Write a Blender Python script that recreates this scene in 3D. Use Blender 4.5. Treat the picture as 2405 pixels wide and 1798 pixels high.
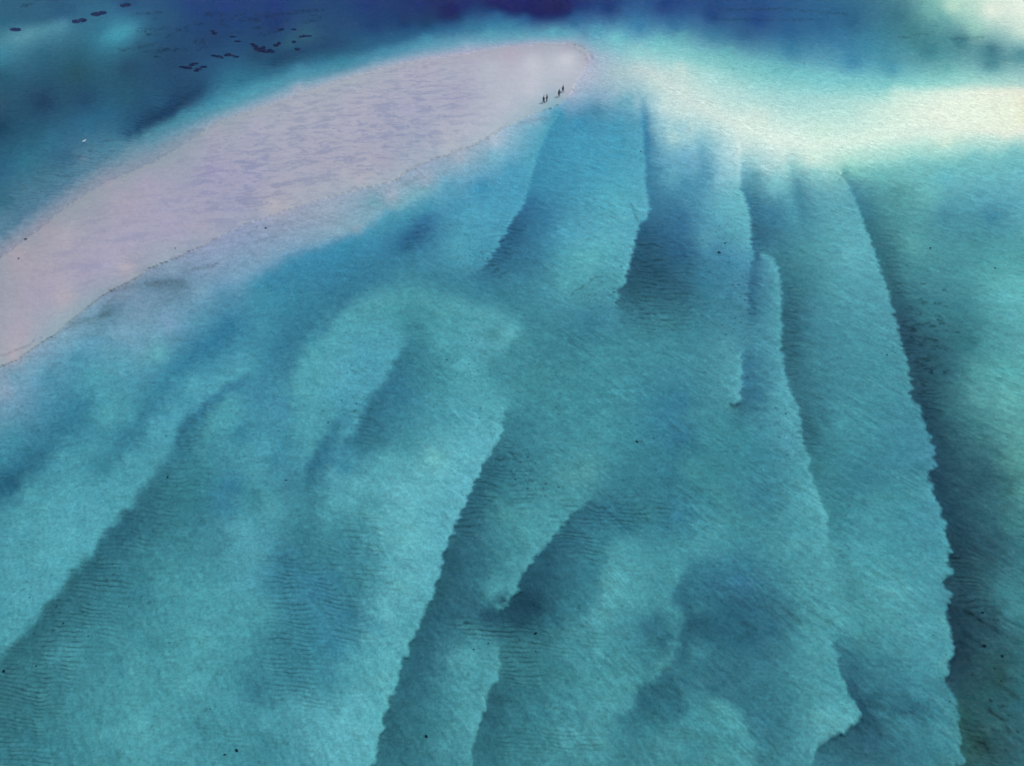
import bpy, bmesh, math, random
import numpy as np
from math import radians as R
for o in list(bpy.data.objects): bpy.data.objects.remove(o)
SC = bpy.context.scene
COL = SC.collection

# ------------------------------------------------------------------ camera, sky, sun, exposure
CAM_H, PITCH, FPX = 55.0, 40.0, 1750.0        # metres above the water, degrees below level, focal length in photo pixels
cam_d = bpy.data.cameras.new('camera'); cam = bpy.data.objects.new('camera', cam_d); COL.objects.link(cam)
cam.location = (0, 0, CAM_H); cam.rotation_euler = (R(90 - PITCH), 0, 0)
cam_d.sensor_width = 36; cam_d.lens = 36 * FPX / 2405; cam_d.clip_start = 0.5; cam_d.clip_end = 30000
SC.camera = cam
SUN_EL, SUN_AZ = 58.0, 80.0                    # azimuth from +Y (view direction) towards +X
world = bpy.data.worlds.new('World'); SC.world = world; world.use_nodes = True
wn = world.node_tree; wn.nodes.clear()
sky = wn.nodes.new('ShaderNodeTexSky'); sky.sky_type = 'NISHITA'; sky.sun_disc = False
sky.sun_elevation = R(SUN_EL); sky.sun_rotation = R(SUN_AZ); sky.altitude = 0; sky.dust_density = 1.0; sky.ozone_density = 1.0
bg = wn.nodes.new('ShaderNodeBackground'); bg.inputs[1].default_value = 0.12
wo = wn.nodes.new('ShaderNodeOutputWorld')
wn.links.new(sky.outputs[0], bg.inputs[0]); wn.links.new(bg.outputs[0], wo.inputs[0])
sun_d = bpy.data.lights.new('sun', 'SUN'); sun = bpy.data.objects.new('sun', sun_d); COL.objects.link(sun)
sun_d.energy = 2.0; sun_d.angle = R(9); sun_d.color = (1.0, 0.95, 0.88)
sd = (math.sin(R(SUN_AZ)) * math.cos(R(SUN_EL)), math.cos(R(SUN_AZ)) * math.cos(R(SUN_EL)), math.sin(R(SUN_EL)))
from mathutils import Vector
sun.rotation_euler = Vector(sd).to_track_quat('Z', 'Y').to_euler()
SC.view_settings.view_transform = 'Standard'; SC.view_settings.look = 'None'
SC.view_settings.exposure = 0.48; SC.view_settings.gamma = 1.0; SC.view_settings.use_curve_mapping = False
SC.cycles.max_bounces = 8; SC.cycles.diffuse_bounces = 2; SC.cycles.glossy_bounces = 2
SC.cycles.transparent_max_bounces = 12; SC.cycles.volume_bounces = 0
SC.cycles.caustics_reflective = False; SC.cycles.caustics_refractive = False
E_RGB = (1.0, 1.05, 1.15)                      # light on level sand, linear
LAND_RATIO = (1.09, 1.08, 1.16)
R0_RGB = (0.003, 0.0036, 0.005)
def RSCALE(s): return 1.0 + 24.0 * np.clip(0.6 - s, 0, 1) ** 2
WAVE_A, WAVE_B, REFL = 0.030, 0.022, 0.16
# ---- survey data: (x, y, r, g, b) samples of how the bottom shows through the water, photo units 2405 x 1798
PTS = """
0 5 50 110 140;130 5 48 106 142;300 5 45 95 142;400 40 45 100 140;450 8 38 82 148;530 20 36 80 150;650 5 36 76 150;650 50 38 75 140;860 5 35 75 145;980 5 32 68 140;1090 10 32 62 138
100 35 52 115 145;230 70 55 130 155;100 130 48 115 140;0 130 62 145 165;0 185 45 105 130;180 170 45 100 115;180 130 46 110 132;400 140 42 88 125;330 110 48 105 135;100 240 40 80 115;200 235 42 92 125;600 130 42 90 125;500 90 40 82 130;400 100 42 92 132;300 220 45 105 130;300 160 43 92 122;440 190 45 95 130
200 290 50 120 150;120 330 55 125 150;60 380 55 130 150;0 400 50 115 145;0 300 35 85 115;0 250 50 100 125;100 420 75 135 155;0 470 60 125 145;0 530 95 145 165;200 380 100 145 165;300 340 105 155 170;250 265 48 115 145;150 370 62 120 148;80 300 45 105 132;300 300 48 110 142;370 240 46 105 138;60 450 80 138 158
500 240 65 150 175;600 210 80 165 180;700 165 75 155 175;750 140 55 130 160;640 140 42 95 130;360 320 90 155 170;430 270 70 150 170;550 185 52 130 158;680 105 48 108 135;720 85 55 110 135
800 108 48 98 138;800 145 60 145 165;880 60 38 80 135;950 50 36 75 130;870 100 45 108 148;1065 30 28 50 120;1000 60 36 80 125;1170 40 50 120 165;1190 5 30 50 130;1230 20 30 55 135;1100 60 55 125 160;1230 45 50 115 165;1350 45 50 115 165;1430 20 35 75 145;1560 15 40 80 150;1500 60 60 140 180;1590 60 55 125 170;1370 10 35 70 145
1000 90 70 155 180;1150 78 85 170 185;1300 75 90 178 190;1450 90 110 195 200;1550 100 110 195 195;1400 75 85 170 190;1200 60 65 145 175;1100 105 140 170 190;900 125 75 155 178;880 140 110 165 182
1420 135 155 182 195;1450 170 165 190 195;1500 165 182 202 202;1550 190 190 215 205;1450 210 150 182 192;1420 230 130 170 190;1500 120 140 200 200;1400 262 78 155 180;1360 290 65 155 185;1420 190 155 180 192;1410 105 120 180 190
1350 330 70 165 190;1400 400 72 168 190;1450 470 85 180 190;1440 560 90 180 190;1370 540 85 172 188;1330 600 80 170 180;1330 250 115 165 190;1450 300 72 165 190;1470 240 105 175 190;1440 330 72 165 188
1250 300 105 175 192;1160 370 115 178 195;1200 400 75 165 190;1130 440 65 155 185;1050 440 90 170 190;1000 490 70 155 180;1100 500 80 170 190;1100 600 75 165 185;950 520 65 150 175;1200 450 75 165 190;1290 420 66 155 182
1600 0 38 85 155;1673 36 38 85 150;1782 47 38 88 155;1927 55 45 115 160;2000 47 45 112 150;2109 36 60 130 145;2182 22 110 180 170;2237 15 180 215 195;2328 29 220 230 215;2400 22 225 235 220;2400 73 200 220 205;2291 65 150 200 185;2219 47 100 172 168;2146 73 66 142 147;2255 95 64 138 146;2328 120 64 136 146;2400 130 80 155 160;2182 120 60 140 150;2037 102 60 145 170;1964 91 60 135 170;1855 73 45 112 160;1745 80 48 110 155;1673 80 62 135 168;1600 87 95 175 180;1855 120 60 140 170;2000 146 65 150 180;2091 164 75 162 178;2219 160 100 180 175;2328 153 75 152 158;2400 190 150 195 190;1709 127 100 185 185;1818 156 105 190 190;1927 189 120 200 200;2073 193 115 195 195;2182 197 145 208 198;2109 218 190 225 210;2291 226 225 235 215;2400 233 245 225 200;2400 277 248 228 200;2291 277 238 238 220;2146 273 215 232 215;2000 247 168 215 205;1891 237 158 210 205;1782 218 155 210 205;1673 182 170 215 210;1600 164 185 212 205;1600 218 200 220 212;1600 262 190 215 210;1709 237 180 215 208;1782 273 200 222 212;1927 309 195 228 212;2073 327 200 230 215;1818 327 215 232 222;1909 375 200 225 210;1745 309 205 225 215;2219 335 205 228 210;2364 320 215 228 212;2000 386 150 210 195;2146 375 130 200 195;2291 364 120 195 195;2382 349 115 192 190;2400 400 105 190 195;2073 411 100 185 180;2219 411 100 190 195;1982 418 82 162 162;1911 411 130 195 195;1800 393 165 205 205;1818 437 115 188 192;1709 364 165 205 210;1691 418 130 190 200;1770 418 88 165 175;1611 364 105 175 195;1600 300 150 195 202;1660 418 85 162 185;1611 437 75 155 180;1730 400 150 200 205
1560 253 190 215 212;1580 325 165 205 205;1545 365 95 170 190;1577 416 95 175 190;1540 250 170 205 208;1535 300 130 185 198
1655 559 85 165 180;1600 523 60 130 165;1600 595 50 115 150;1691 486 95 180 190;1727 541 90 175 185;1691 595 72 148 175;1727 614 75 155 180;1655 668 60 140 165;1600 686 55 115 140;1636 777 65 145 160;1709 814 80 160 170;1655 868 72 152 162;1818 504 65 140 165;1800 552 58 125 148;1891 523 75 155 170;1964 541 90 175 180;1993 603 95 180 185;1927 479 90 172 180;1891 595 75 155 160;1873 668 62 135 145;1880 723 62 130 148;1964 686 80 165 170;2037 668 84 168 176;1927 759 70 150 165;2037 796 75 160 170;1909 850 68 145 155;2073 868 70 155 165;2090 486 80 160 160;2140 577 88 172 168;2128 650 68 145 150;2200 668 70 150 155;2255 723 62 140 148;2273 796 55 130 135;2291 868 80 165 155;2364 705 92 185 180;2400 686 98 190 182;2400 814 88 172 168;2364 868 85 178 165;2219 504 70 150 165;2328 504 65 145 165;2400 486 90 175 185;2310 468 90 175 185;2182 461 100 185 180;2109 457 82 162 160;2291 559 72 155 160;2400 595 78 165 165;2346 614 82 172 170;2328 668 90 180 172;2182 740 62 138 145;2182 814 48 108 125;2220 868 52 115 130
800 577 60 150 180;872 577 65 150 180;908 504 75 160 180;880 475 115 170 185;981 472 95 165 180;908 649 65 145 170;836 667 58 135 165;800 703 58 130 165;981 602 65 145 170;1071 577 80 170 185;1090 600 82 170 186;1071 486 75 160 185;1144 486 78 168 190;1124 680 62 142 170;1053 667 65 145 165;1216 667 66 146 166;1288 685 72 155 170;1252 757 65 145 160;1252 620 60 132 158;1288 522 62 140 170;1288 569 68 152 175;1324 540 80 170 188;1379 613 92 185 185;1433 577 88 180 188;1324 667 85 172 175;1379 680 78 160 168;1415 653 80 165 175;1433 739 70 150 170;1379 757 62 140 165;1580 504 60 130 160;1596 560 56 122 155;1541 640 46 102 126;1578 757 62 138 150;1560 812 70 155 165;1487 794 68 150 160;1415 830 70 155 160;1342 794 62 140 155;1270 812 65 145 155;1270 884 68 150 155;1198 812 65 145 155;1162 868 68 150 160;1130 812 85 170 180;1144 757 82 168 172;1162 786 75 155 160;1071 739 78 165 170;1089 850 85 175 180;1035 794 80 170 175;1017 721 75 160 165;963 732 68 150 160;926 715 76 165 170;872 757 78 165 175;836 812 82 172 185;908 780 80 168 180;1000 860 66 148 162;1035 866 70 155 165;1107 884 84 174 178;800 866 85 172 188;854 848 80 168 186;1010 700 75 160 168;1110 720 70 152 168
326 725 120 160 180;470 681 120 165 185;398 631 135 165 185;506 610 140 165 190;579 631 120 165 190;615 595 135 165 190;687 559 140 168 190;760 522 150 172 190;723 505 150 165 185;770 490 155 172 188;633 660 62 146 180;723 602 64 150 182;796 595 60 150 180;524 696 85 155 185;470 757 85 160 185;398 757 120 165 190;289 776 120 170 190;326 812 105 165 185;217 812 95 165 190;373 830 95 175 180;289 848 90 170 185;181 840 80 160 185;72 860 120 170 190;36 884 112 165 185;108 884 82 157 182;217 884 80 168 180;362 884 75 155 178;615 703 68 155 180;687 685 62 145 175;778 667 60 140 175;687 757 60 140 170;633 848 65 150 178;561 848 80 165 185;615 775 70 155 180;669 866 62 140 170;741 812 75 165 175;778 866 85 175 180;760 775 68 150 175;150 800 120 170 188;220 740 118 165 185;840 535 145 175 190;880 500 130 172 188;680 610 75 152 182
11 918 140 170 190;54 936 105 160 185;108 954 75 150 178;181 954 62 145 172;246 972 82 172 178;36 1027 70 155 175;0 1081 65 150 172;145 1073 78 165 178;199 1063 75 162 175;253 1055 72 155 172;235 1099 65 148 165;307 972 75 162 175;452 900 82 170 185;398 972 80 168 185;362 1009 82 172 185;310 1081 80 168 180;253 1135 80 170 180;163 1153 82 172 182;72 1153 78 165 172;36 1208 80 168 175;108 1208 85 175 182;217 1208 82 170 182;108 1298 85 175 180;36 1316 80 168 175;181 1262 85 175 182
416 1103 62 140 155;400 1153 60 138 150;364 1207 58 130 145;291 1269 55 125 145;245 1309 58 130 145;470 1103 65 148 158;452 1171 60 140 150;434 1262 65 145 155;326 1298 65 145 155;543 990 80 170 180;524 970 76 165 176;615 922 68 150 180;579 990 73 156 175;669 954 72 155 180;723 943 82 170 178;615 1052 80 168 182;561 1081 78 165 175;669 1063 75 158 175;720 1000 80 168 175;543 1135 60 140 170;517 1182 60 138 165;597 1171 65 148 158;633 1189 80 165 170;687 1124 66 142 165;733 1171 66 146 158;705 1244 62 140 155;778 1189 85 175 180;785 1117 85 170 180;798 1063 70 152 175;561 1244 85 172 182;597 1298 85 172 182;669 1316 60 135 160;760 1298 65 145 155;506 1298 70 150 160;600 1110 78 165 175
798 925 80 168 185;945 929 60 138 165;890 990 60 135 160;883 1035 60 135 155;800 1100 65 150 172;981 972 70 155 170;1053 990 78 165 175;1144 954 85 175 180;1107 1027 92 182 188;963 1037 70 155 165;1017 1074 105 190 185;908 1081 88 178 180;1071 1117 95 182 190;945 1153 98 185 190;836 1135 92 180 185;1017 1225 92 180 188;963 1262 100 190 188;981 1334 95 182 188;864 1182 80 165 170;836 1244 72 155 165;818 1280 65 145 160;829 1334 68 150 165;901 1225 92 180 180;1035 918 75 162 170
1234 936 68 150 158;1226 1009 62 140 156;1208 1063 62 137 152;1200 1120 60 136 150;1250 1099 66 146 156;1182 1153 62 140 147;1153 1207 64 140 148;1120 1262 60 128 144;1125 1334 55 125 142;1234 1225 78 165 165;1270 1189 76 162 165;1180 1207 75 160 160;1250 1262 78 165 165;1198 1290 68 150 155;1379 1099 82 165 162;1342 1117 78 160 160;1324 1027 68 152 162;1415 1009 72 158 165;1342 936 68 152 160;1469 929 70 155 165;1560 972 60 140 168;1596 1009 62 140 165;1505 1063 62 145 158;1451 1135 60 138 152;1578 1117 58 135 155;1415 1197 55 125 150;1361 1207 58 128 148;1362 1262 60 130 150;1344 1298 60 130 147;1523 1207 62 140 150;1469 1236 54 128 147;1560 1236 60 140 160;1596 1207 62 140 165;1415 1262 62 142 155;1487 1280 75 162 168;1451 1316 78 165 168;1578 1298 72 158 162;1379 1327 62 140 152
1636 973 68 150 160;1600 940 60 138 165;1600 1030 55 130 160;1691 1009 65 148 155;1746 1027 65 150 160;1782 1064 62 145 160;1774 930 60 132 160;1825 936 82 168 175;1847 991 86 170 178;1847 1035 80 162 175;1818 1118 68 150 162;1883 1118 78 165 172;1655 1118 65 148 155;1618 1100 68 152 155;1782 1166 62 140 160;1691 1173 68 150 155;1600 1209 60 140 165;1746 1228 68 150 155;1673 1246 75 160 165;1636 1282 78 165 170;1709 1264 72 158 165;1618 1329 60 138 160;1746 1318 62 142 162;1818 1300 75 160 165;1909 1246 78 165 168;1905 1198 83 170 171;1919 965 62 136 150;1982 955 72 155 162;1974 1009 72 158 165;1946 1100 63 142 150;2037 1009 70 155 165;2109 991 68 150 165;2109 1064 65 148 165;2154 1064 70 150 170;2037 1118 62 140 158;1982 1144 62 142 155;2073 1173 70 155 160;2146 1155 72 158 165;2037 1209 75 162 168;1982 1209 66 149 156;2146 1228 70 155 168;2091 1282 72 160 168;2182 1282 72 158 170;2000 1264 72 155 162;2055 1329 78 168 168;1964 1318 70 155 160;2018 1293 80 170 175
2237 955 60 130 135;2291 929 85 165 155;2364 936 95 180 165;2291 991 65 140 138;2382 1009 90 170 155;2310 1064 60 125 130;2382 1082 85 165 145;2310 1118 50 108 122;2364 1137 60 125 125;2328 1209 55 120 130;2382 1228 68 145 140;2328 1282 48 100 118;2382 1318 58 130 138;2291 1329 50 105 115;2393 1155 78 155 140
1673 1368 58 130 158;1746 1368 60 132 165;1636 1423 62 140 155;1764 1423 52 118 145;1691 1441 50 118 140;1636 1463 48 112 135;1746 1495 50 118 142;1800 1477 55 125 150;1800 1532 58 128 148;1837 1441 60 130 148;1891 1477 75 160 162;1873 1386 75 160 162;1946 1441 80 165 165;2000 1394 72 155 158;2091 1386 85 172 172;2182 1386 78 165 172;2073 1441 80 168 168;2182 1459 78 165 170;2018 1485 72 158 158;2109 1514 75 160 165;2200 1532 75 160 168;1927 1532 78 165 165;1891 1568 78 162 165;2090 1568 65 144 156;2037 1623 60 136 152;2073 1667 60 135 150;2146 1623 62 142 155;2146 1587 70 155 165;2200 1641 68 148 158;2146 1666 52 122 142;2109 1696 65 145 155;2200 1696 70 155 162;2200 1750 65 148 158;2055 1732 50 112 135;2091 1761 55 125 142;1946 1775 58 128 145;1927 1677 88 175 172;1964 1696 88 172 172;1890 1732 80 166 170;1873 1696 72 155 162;1855 1623 65 148 155;1782 1568 62 138 152;1709 1550 58 130 145;1636 1532 65 145 155;1673 1587 58 128 145;1764 1623 58 130 145;1727 1641 58 130 145;1818 1677 58 132 148;1837 1732 62 138 152;1782 1696 60 135 152;1691 1659 78 165 165;1727 1696 80 168 168;1618 1587 58 130 142;1618 1677 70 155 160;1655 1732 68 150 155;1709 1750 72 158 158;1818 1768 65 142 150
2328 1459 45 98 112;2364 1386 65 145 145;2382 1441 68 150 150;2310 1514 48 105 118;2364 1532 48 110 115;2346 1587 45 100 95;2393 1587 55 125 130;2328 1641 48 112 118;2300 1696 45 100 100;2300 1750 42 92 84;2346 1696 58 125 128;2382 1750 50 110 118;2328 1758 45 98 100;2393 1659 50 118 125
36 1386 82 172 180;90 1386 85 172 182;18 1477 80 170 172;201 1386 60 132 145;145 1445 60 132 145;108 1500 62 135 145;54 1560 62 138 145;18 1603 58 128 138;29 1639 60 130 138;18 1712 58 130 140;72 1748 62 140 150;127 1603 65 142 150;145 1538 75 160 165;108 1694 68 150 155;253 1404 65 145 155;325 1386 62 142 155;217 1495 68 150 158;325 1458 68 150 158;253 1567 68 150 158;362 1513 70 155 160;307 1585 78 165 168;398 1440 75 162 168;398 1372 75 162 165;470 1404 78 168 172;470 1495 82 172 172;561 1368 82 170 180;615 1440 78 165 168;452 1603 82 172 172;362 1639 75 162 165;325 1712 85 175 172;217 1712 72 158 162;181 1766 70 155 160;416 1748 78 165 170;470 1704 68 150 158;543 1531 75 162 168;651 1368 62 140 165;760 1372 62 140 170;687 1440 65 145 165;651 1502 62 140 155;760 1477 65 148 170;778 1513 62 145 172;579 1585 65 145 158;687 1585 62 142 158;597 1632 62 140 158;760 1603 68 152 165;524 1657 75 162 168;705 1657 85 172 178;524 1730 75 162 168;615 1694 80 168 175;669 1730 75 160 168;615 1766 65 148 158;760 1712 92 180 185;778 1766 92 180 185
836 1372 65 145 155;818 1440 62 140 165;829 1495 68 150 168;818 1549 78 168 178;945 1368 95 182 182;890 1422 92 180 182;963 1422 90 178 182;908 1477 88 175 182;854 1513 85 172 178;916 1531 88 178 180;854 1585 82 170 172;908 1585 92 182 182;836 1657 95 185 188;872 1712 92 182 185;829 1755 95 185 188;1071 1372 55 122 140;1107 1404 55 120 138;1162 1379 78 165 165;1144 1404 68 150 155;1053 1430 52 115 135;1144 1445 45 100 125;1216 1451 42 95 118;1288 1404 50 112 132;1288 1451 52 120 138;1361 1372 58 132 148;1342 1422 60 138 150;1010 1495 55 122 142;999 1567 55 122 142;1125 1477 62 135 145;1058 1477 58 128 145;1120 1500 72 155 162;1085 1538 82 168 170;1125 1567 78 165 168;1060 1567 80 165 166;1234 1513 62 135 142;1210 1567 62 138 145;1342 1513 72 155 158;1288 1567 62 142 148;1252 1621 60 135 145;1107 1621 78 162 165;1090 1676 78 166 166;1053 1621 70 152 160;981 1621 58 130 145;963 1712 58 130 142;1017 1694 62 140 148;1053 1741 75 158 160;1080 1766 75 158 162;945 1766 55 125 138;1270 1694 62 142 148;1324 1730 78 162 165;1198 1759 62 140 148;1306 1766 72 155 158;1379 1694 78 162 165;1379 1621 72 158 160;1342 1495 75 158 160;1397 1458 80 165 168;1397 1531 78 165 168;1451 1386 85 172 170;1487 1422 78 165 165;1578 1386 62 138 155;1523 1469 58 130 150;1560 1506 50 118 138;1451 1513 68 150 155;1469 1477 70 150 158;1523 1549 65 145 152;1567 1563 78 162 162;1578 1596 55 125 142;1516 1610 50 118 135;1523 1657 50 120 138;1578 1657 52 122 138;1451 1603 75 160 160;1433 1657 80 168 168;1469 1686 58 132 145;1523 1712 62 142 148;1397 1730 80 165 165;1469 1759 62 140 148;1560 1748 75 158 160
1250 150 184 188 204;1330 140 190 195 208;1150 160 172 178 198;1250 210 182 186 204;1050 180 165 168 192;1080 230 160 160 190;1180 250 175 180 200;1100 300 170 175 196;950 180 168 168 192;950 260 158 160 192;850 240 168 166 190;800 300 165 165 190;970 330 150 160 190;900 380 158 158 185;1050 330 168 172 192;700 250 165 168 188;600 300 165 165 190;750 380 160 158 185;600 420 155 155 190;500 340 160 160 185;500 400 155 150 190;350 430 160 155 185;400 480 155 155 188;300 480 165 155 180;300 560 158 155 188;400 540 158 152 188;550 480 150 152 188;600 460 158 158 185;150 560 168 160 180;50 620 165 155 172;100 690 158 150 180;200 640 155 150 185;50 780 163 154 177;30 830 168 160 176;250 620 160 155 188;480 530 158 155 182;650 480 170 165 180;850 415 170 168 185;150 700 172 162 178;300 630 170 160 178;1200 125 172 162 187;1330 108 162 160 185;1000 150 170 165 190;700 210 155 165 180;500 300 160 160 180;250 420 158 155 175;100 530 160 150 170;830 185 160 170 186;40 590 168 155 172
1160 330 165 180 195;1080 370 165 180 195;1000 420 158 175 192;920 460 160 174 190;1250 285 140 170 190;1100 400 120 175 195;1380 135 165 165 188;1375 175 170 178 195;1340 215 165 172 192
"""
# curves: x,y,[left rgb],[right rgb]; points between anchors are blended
EDGES = """
1317 262 80 165 188 68 158 185;1288 307 85 172 190 66 155 182;1263 362 82 172 190 64 152 180;1241 445 76 166 188 60 145 172;1230 483 76 165 188 54 122 158;1201 522 78 168 190 50 115 148;1187 548 78 166 188 48 112 145;1169 580 80 168 188 50 115 148;1147 616 74 158 182 54 122 152;1115 645 68 148 170 62 138 162
1502 231 150 188 198 130 180 192;1509 289 85 168 190 62 148 180;1514 362 80 170 190 62 142 172;1518 448 86 176 190 62 138 165;1525 479 88 176 190 60 132 160;1521 511 86 174 188 56 124 152;1502 528 85 174 188 50 112 140;1493 569 90 180 190 46 104 132;1480 613 88 178 188 46 102 128;1469 663 84 172 178 46 102 126;1453 681 76 160 170 50 108 130;1449 715 74 154 170 56 124 140
1630 300 180 210 208 165 205 205;1640 350 130 185 198 100 172 190;1645 420 90 168 188 80 160 184
1742 349 195 218 214 185 215 210;1742 400 155 200 206 115 180 190;1742 447 105 185 192 72 148 165;1758 486 98 184 190 60 132 158;1766 534 95 180 188 56 122 145;1764 570 90 175 185 56 122 145;1771 595 80 162 182 56 122 150;1760 640 75 150 176 62 132 165;1756 705 74 148 172 58 124 158;1760 741 70 146 168 60 130 160
1745 832 82 168 176 60 132 160;1744 900 86 172 180 60 130 162;1738 935 88 172 178 58 125 152;1726 950 84 168 172 52 115 135
1793 595 86 168 182 68 142 160;1818 610 88 172 182 62 135 148;1831 639 88 172 184 58 130 145;1835 686 82 166 176 55 122 142;1837 741 80 164 172 52 114 134;1835 796 80 164 174 52 115 132;1840 850 80 164 174 55 120 138;1849 900 84 168 178 58 125 142;1862 929 84 170 178 58 126 142;1877 962 84 168 178 56 122 138;1882 1009 84 170 178 52 116 134;1891 1046 82 166 174 55 125 138;1902 1075 82 168 172 60 135 145;1898 1096 82 168 174 58 132 142;1913 1133 84 170 174 60 138 146;1927 1177 86 174 174 66 148 152;1942 1209 88 175 176 62 142 150;1944 1264 80 166 170 68 150 158
1975 400 150 205 195 105 178 172;2000 450 92 172 180 70 146 160;2019 494 90 172 180 60 134 152;2033 534 92 176 182 56 126 138;2055 592 92 178 184 54 122 132;2070 639 86 172 178 52 118 130;2088 687 84 168 176 50 112 128;2099 734 80 162 172 46 102 124;2113 785 78 160 170 44 92 120;2128 836 76 158 168 44 94 118;2139 900 76 160 168 46 98 120;2139 936 72 154 166 44 92 116;2164 962 68 150 164 38 84 108;2179 1016 68 148 165 38 86 110;2197 1060 74 154 176 42 92 114;2197 1100 74 155 174 38 86 110;2178 1111 66 145 160 36 80 106;2190 1147 76 160 170 38 86 112;2204 1184 76 158 172 38 88 112;2215 1220 72 158 170 38 86 110;2226 1268 75 162 172 36 82 104;2231 1311 76 164 170 36 80 104;2235 1350 76 162 168 40 90 108;2212 1372 74 158 168 40 86 108;2233 1394 72 152 162 42 94 112;2235 1415 70 148 160 36 76 100;2219 1423 70 150 160 32 70 96;2228 1455 80 168 170 34 76 98;2237 1495 80 166 170 34 76 98;2246 1521 76 162 166 30 68 92;2230 1546 78 164 168 34 74 98;2226 1583 78 165 166 38 84 104;2222 1600 60 135 145 38 82 106;2245 1640 70 152 160 42 100 106;2251 1677 68 148 155 44 100 96;2257 1750 72 156 160 46 104 100;2259 1797 72 156 160 46 104 100
600 857 78 165 178 72 158 177;570 880 80 168 180 66 148 174;539 900 82 170 182 60 138 172;488 936 80 168 182 56 130 166;434 983 76 162 178 54 126 158;412 1019 76 162 178 54 126 155;394 1074 74 158 170 58 132 152;362 1117 76 162 172 56 128 145;329 1146 80 168 178 55 125 140;315 1182 80 170 178 54 122 142;275 1218 82 172 180 50 116 138;253 1247 82 174 182 50 116 140;224 1280 84 174 182 50 118 138;210 1312 82 172 180 50 118 136;170 1338 80 170 178 52 118 132;140 1385 80 168 178 52 118 132;105 1422 80 170 178 52 120 135;72 1469 78 166 174 50 116 128;40 1502 78 166 174 52 118 130;14 1531 74 158 166 54 122 132;-5 1545 74 158 166 54 122 132
966 780 70 153 162 64 146 158;955 800 76 162 172 60 138 156;945 820 80 168 182 57 132 153;919 859 80 168 182 56 130 156;905 897 80 166 182 56 130 160;861 936 80 168 184 55 126 152;840 1005 80 168 184 54 124 152;807 1037 78 166 182 54 126 152
796 969 78 165 178 66 148 172;745 1045 78 165 175 55 128 155;716 1102 72 156 172 52 122 155;709 1153 68 150 168 62 140 155
1192 954 84 175 180 70 152 160;1183 972 84 172 178 62 140 150;1180 1008 90 178 184 60 135 148;1165 1045 92 180 188 60 132 148;1140 1081 90 178 186 52 118 138;1122 1121 92 180 190 50 114 136;1104 1157 92 180 188 50 114 136;1089 1189 90 178 186 50 112 134;1071 1236 90 178 186 50 112 134;1053 1272 90 178 186 52 116 136;1039 1294 88 176 184 42 98 122;1037 1345 88 176 184 46 106 126;1017 1393 85 172 178 48 110 128;995 1444 84 170 176 48 110 130;970 1502 84 172 176 48 110 130;948 1552 84 172 176 50 115 135;934 1596 84 172 174 50 114 132;923 1636 84 172 172 54 120 135;905 1683 86 175 178 52 116 132;890 1741 88 176 180 52 118 134;875 1797 88 178 180 52 118 134
1385 1175 72 155 160 58 128 146;1342 1204 76 162 166 54 122 142;1306 1254 76 163 168 52 118 140;1263 1301 80 166 170 46 106 130;1227 1345 76 160 165 44 102 126;1209 1397 76 160 165 38 88 112;1194 1422 72 155 160 38 88 114;1170 1430 66 145 152 42 95 120
1172 1520 78 162 165 60 132 140;1176 1567 80 165 168 58 130 138;1162 1610 78 164 168 52 118 132;1140 1650 82 166 168 50 112 128;1129 1683 84 170 172 50 114 132;1118 1730 78 162 166 52 120 134;1105 1797 72 155 160 54 124 136
1957 1502 76 162 165 62 138 152;1978 1586 76 163 168 50 116 138;1996 1637 76 162 166 44 104 130;2018 1673 80 166 168 42 98 126;2016 1698 84 170 172 40 95 120;1982 1717 86 172 172 48 108 128;1949 1735 86 172 172 46 108 128;1917 1753 84 168 172 50 115 132;1912 1797 70 152 158 58 130 145
1843 360 200 222 212 190 215 208;1851 392 165 208 205 130 192 190;1862 440 98 178 184 72 148 162;1872 490 80 165 178 66 142 162;1880 530 76 158 170 68 148 160
1622 1326 74 160 165 60 136 155;1592 1365 76 162 166 56 128 150;1570 1404 76 162 165 56 126 148;1609 1439 66 146 155 48 112 134;1600 1474 64 142 152 48 112 134;1590 1510 70 152 158 52 118 138;1583 1543 76 160 162 52 118 138;1561 1569 76 160 161 50 116 134;1535 1595 68 150 155 50 116 134;1492 1622 72 155 158 52 120 136;1479 1678 76 162 163 56 128 142
1644 1622 66 144 150 58 130 145;1709 1648 78 164 165 57 130 145;1744 1683 80 167 167 58 132 147;1766 1735 76 160 162 62 138 150;1775 1797 72 155 158 64 142 152
"""
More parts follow.
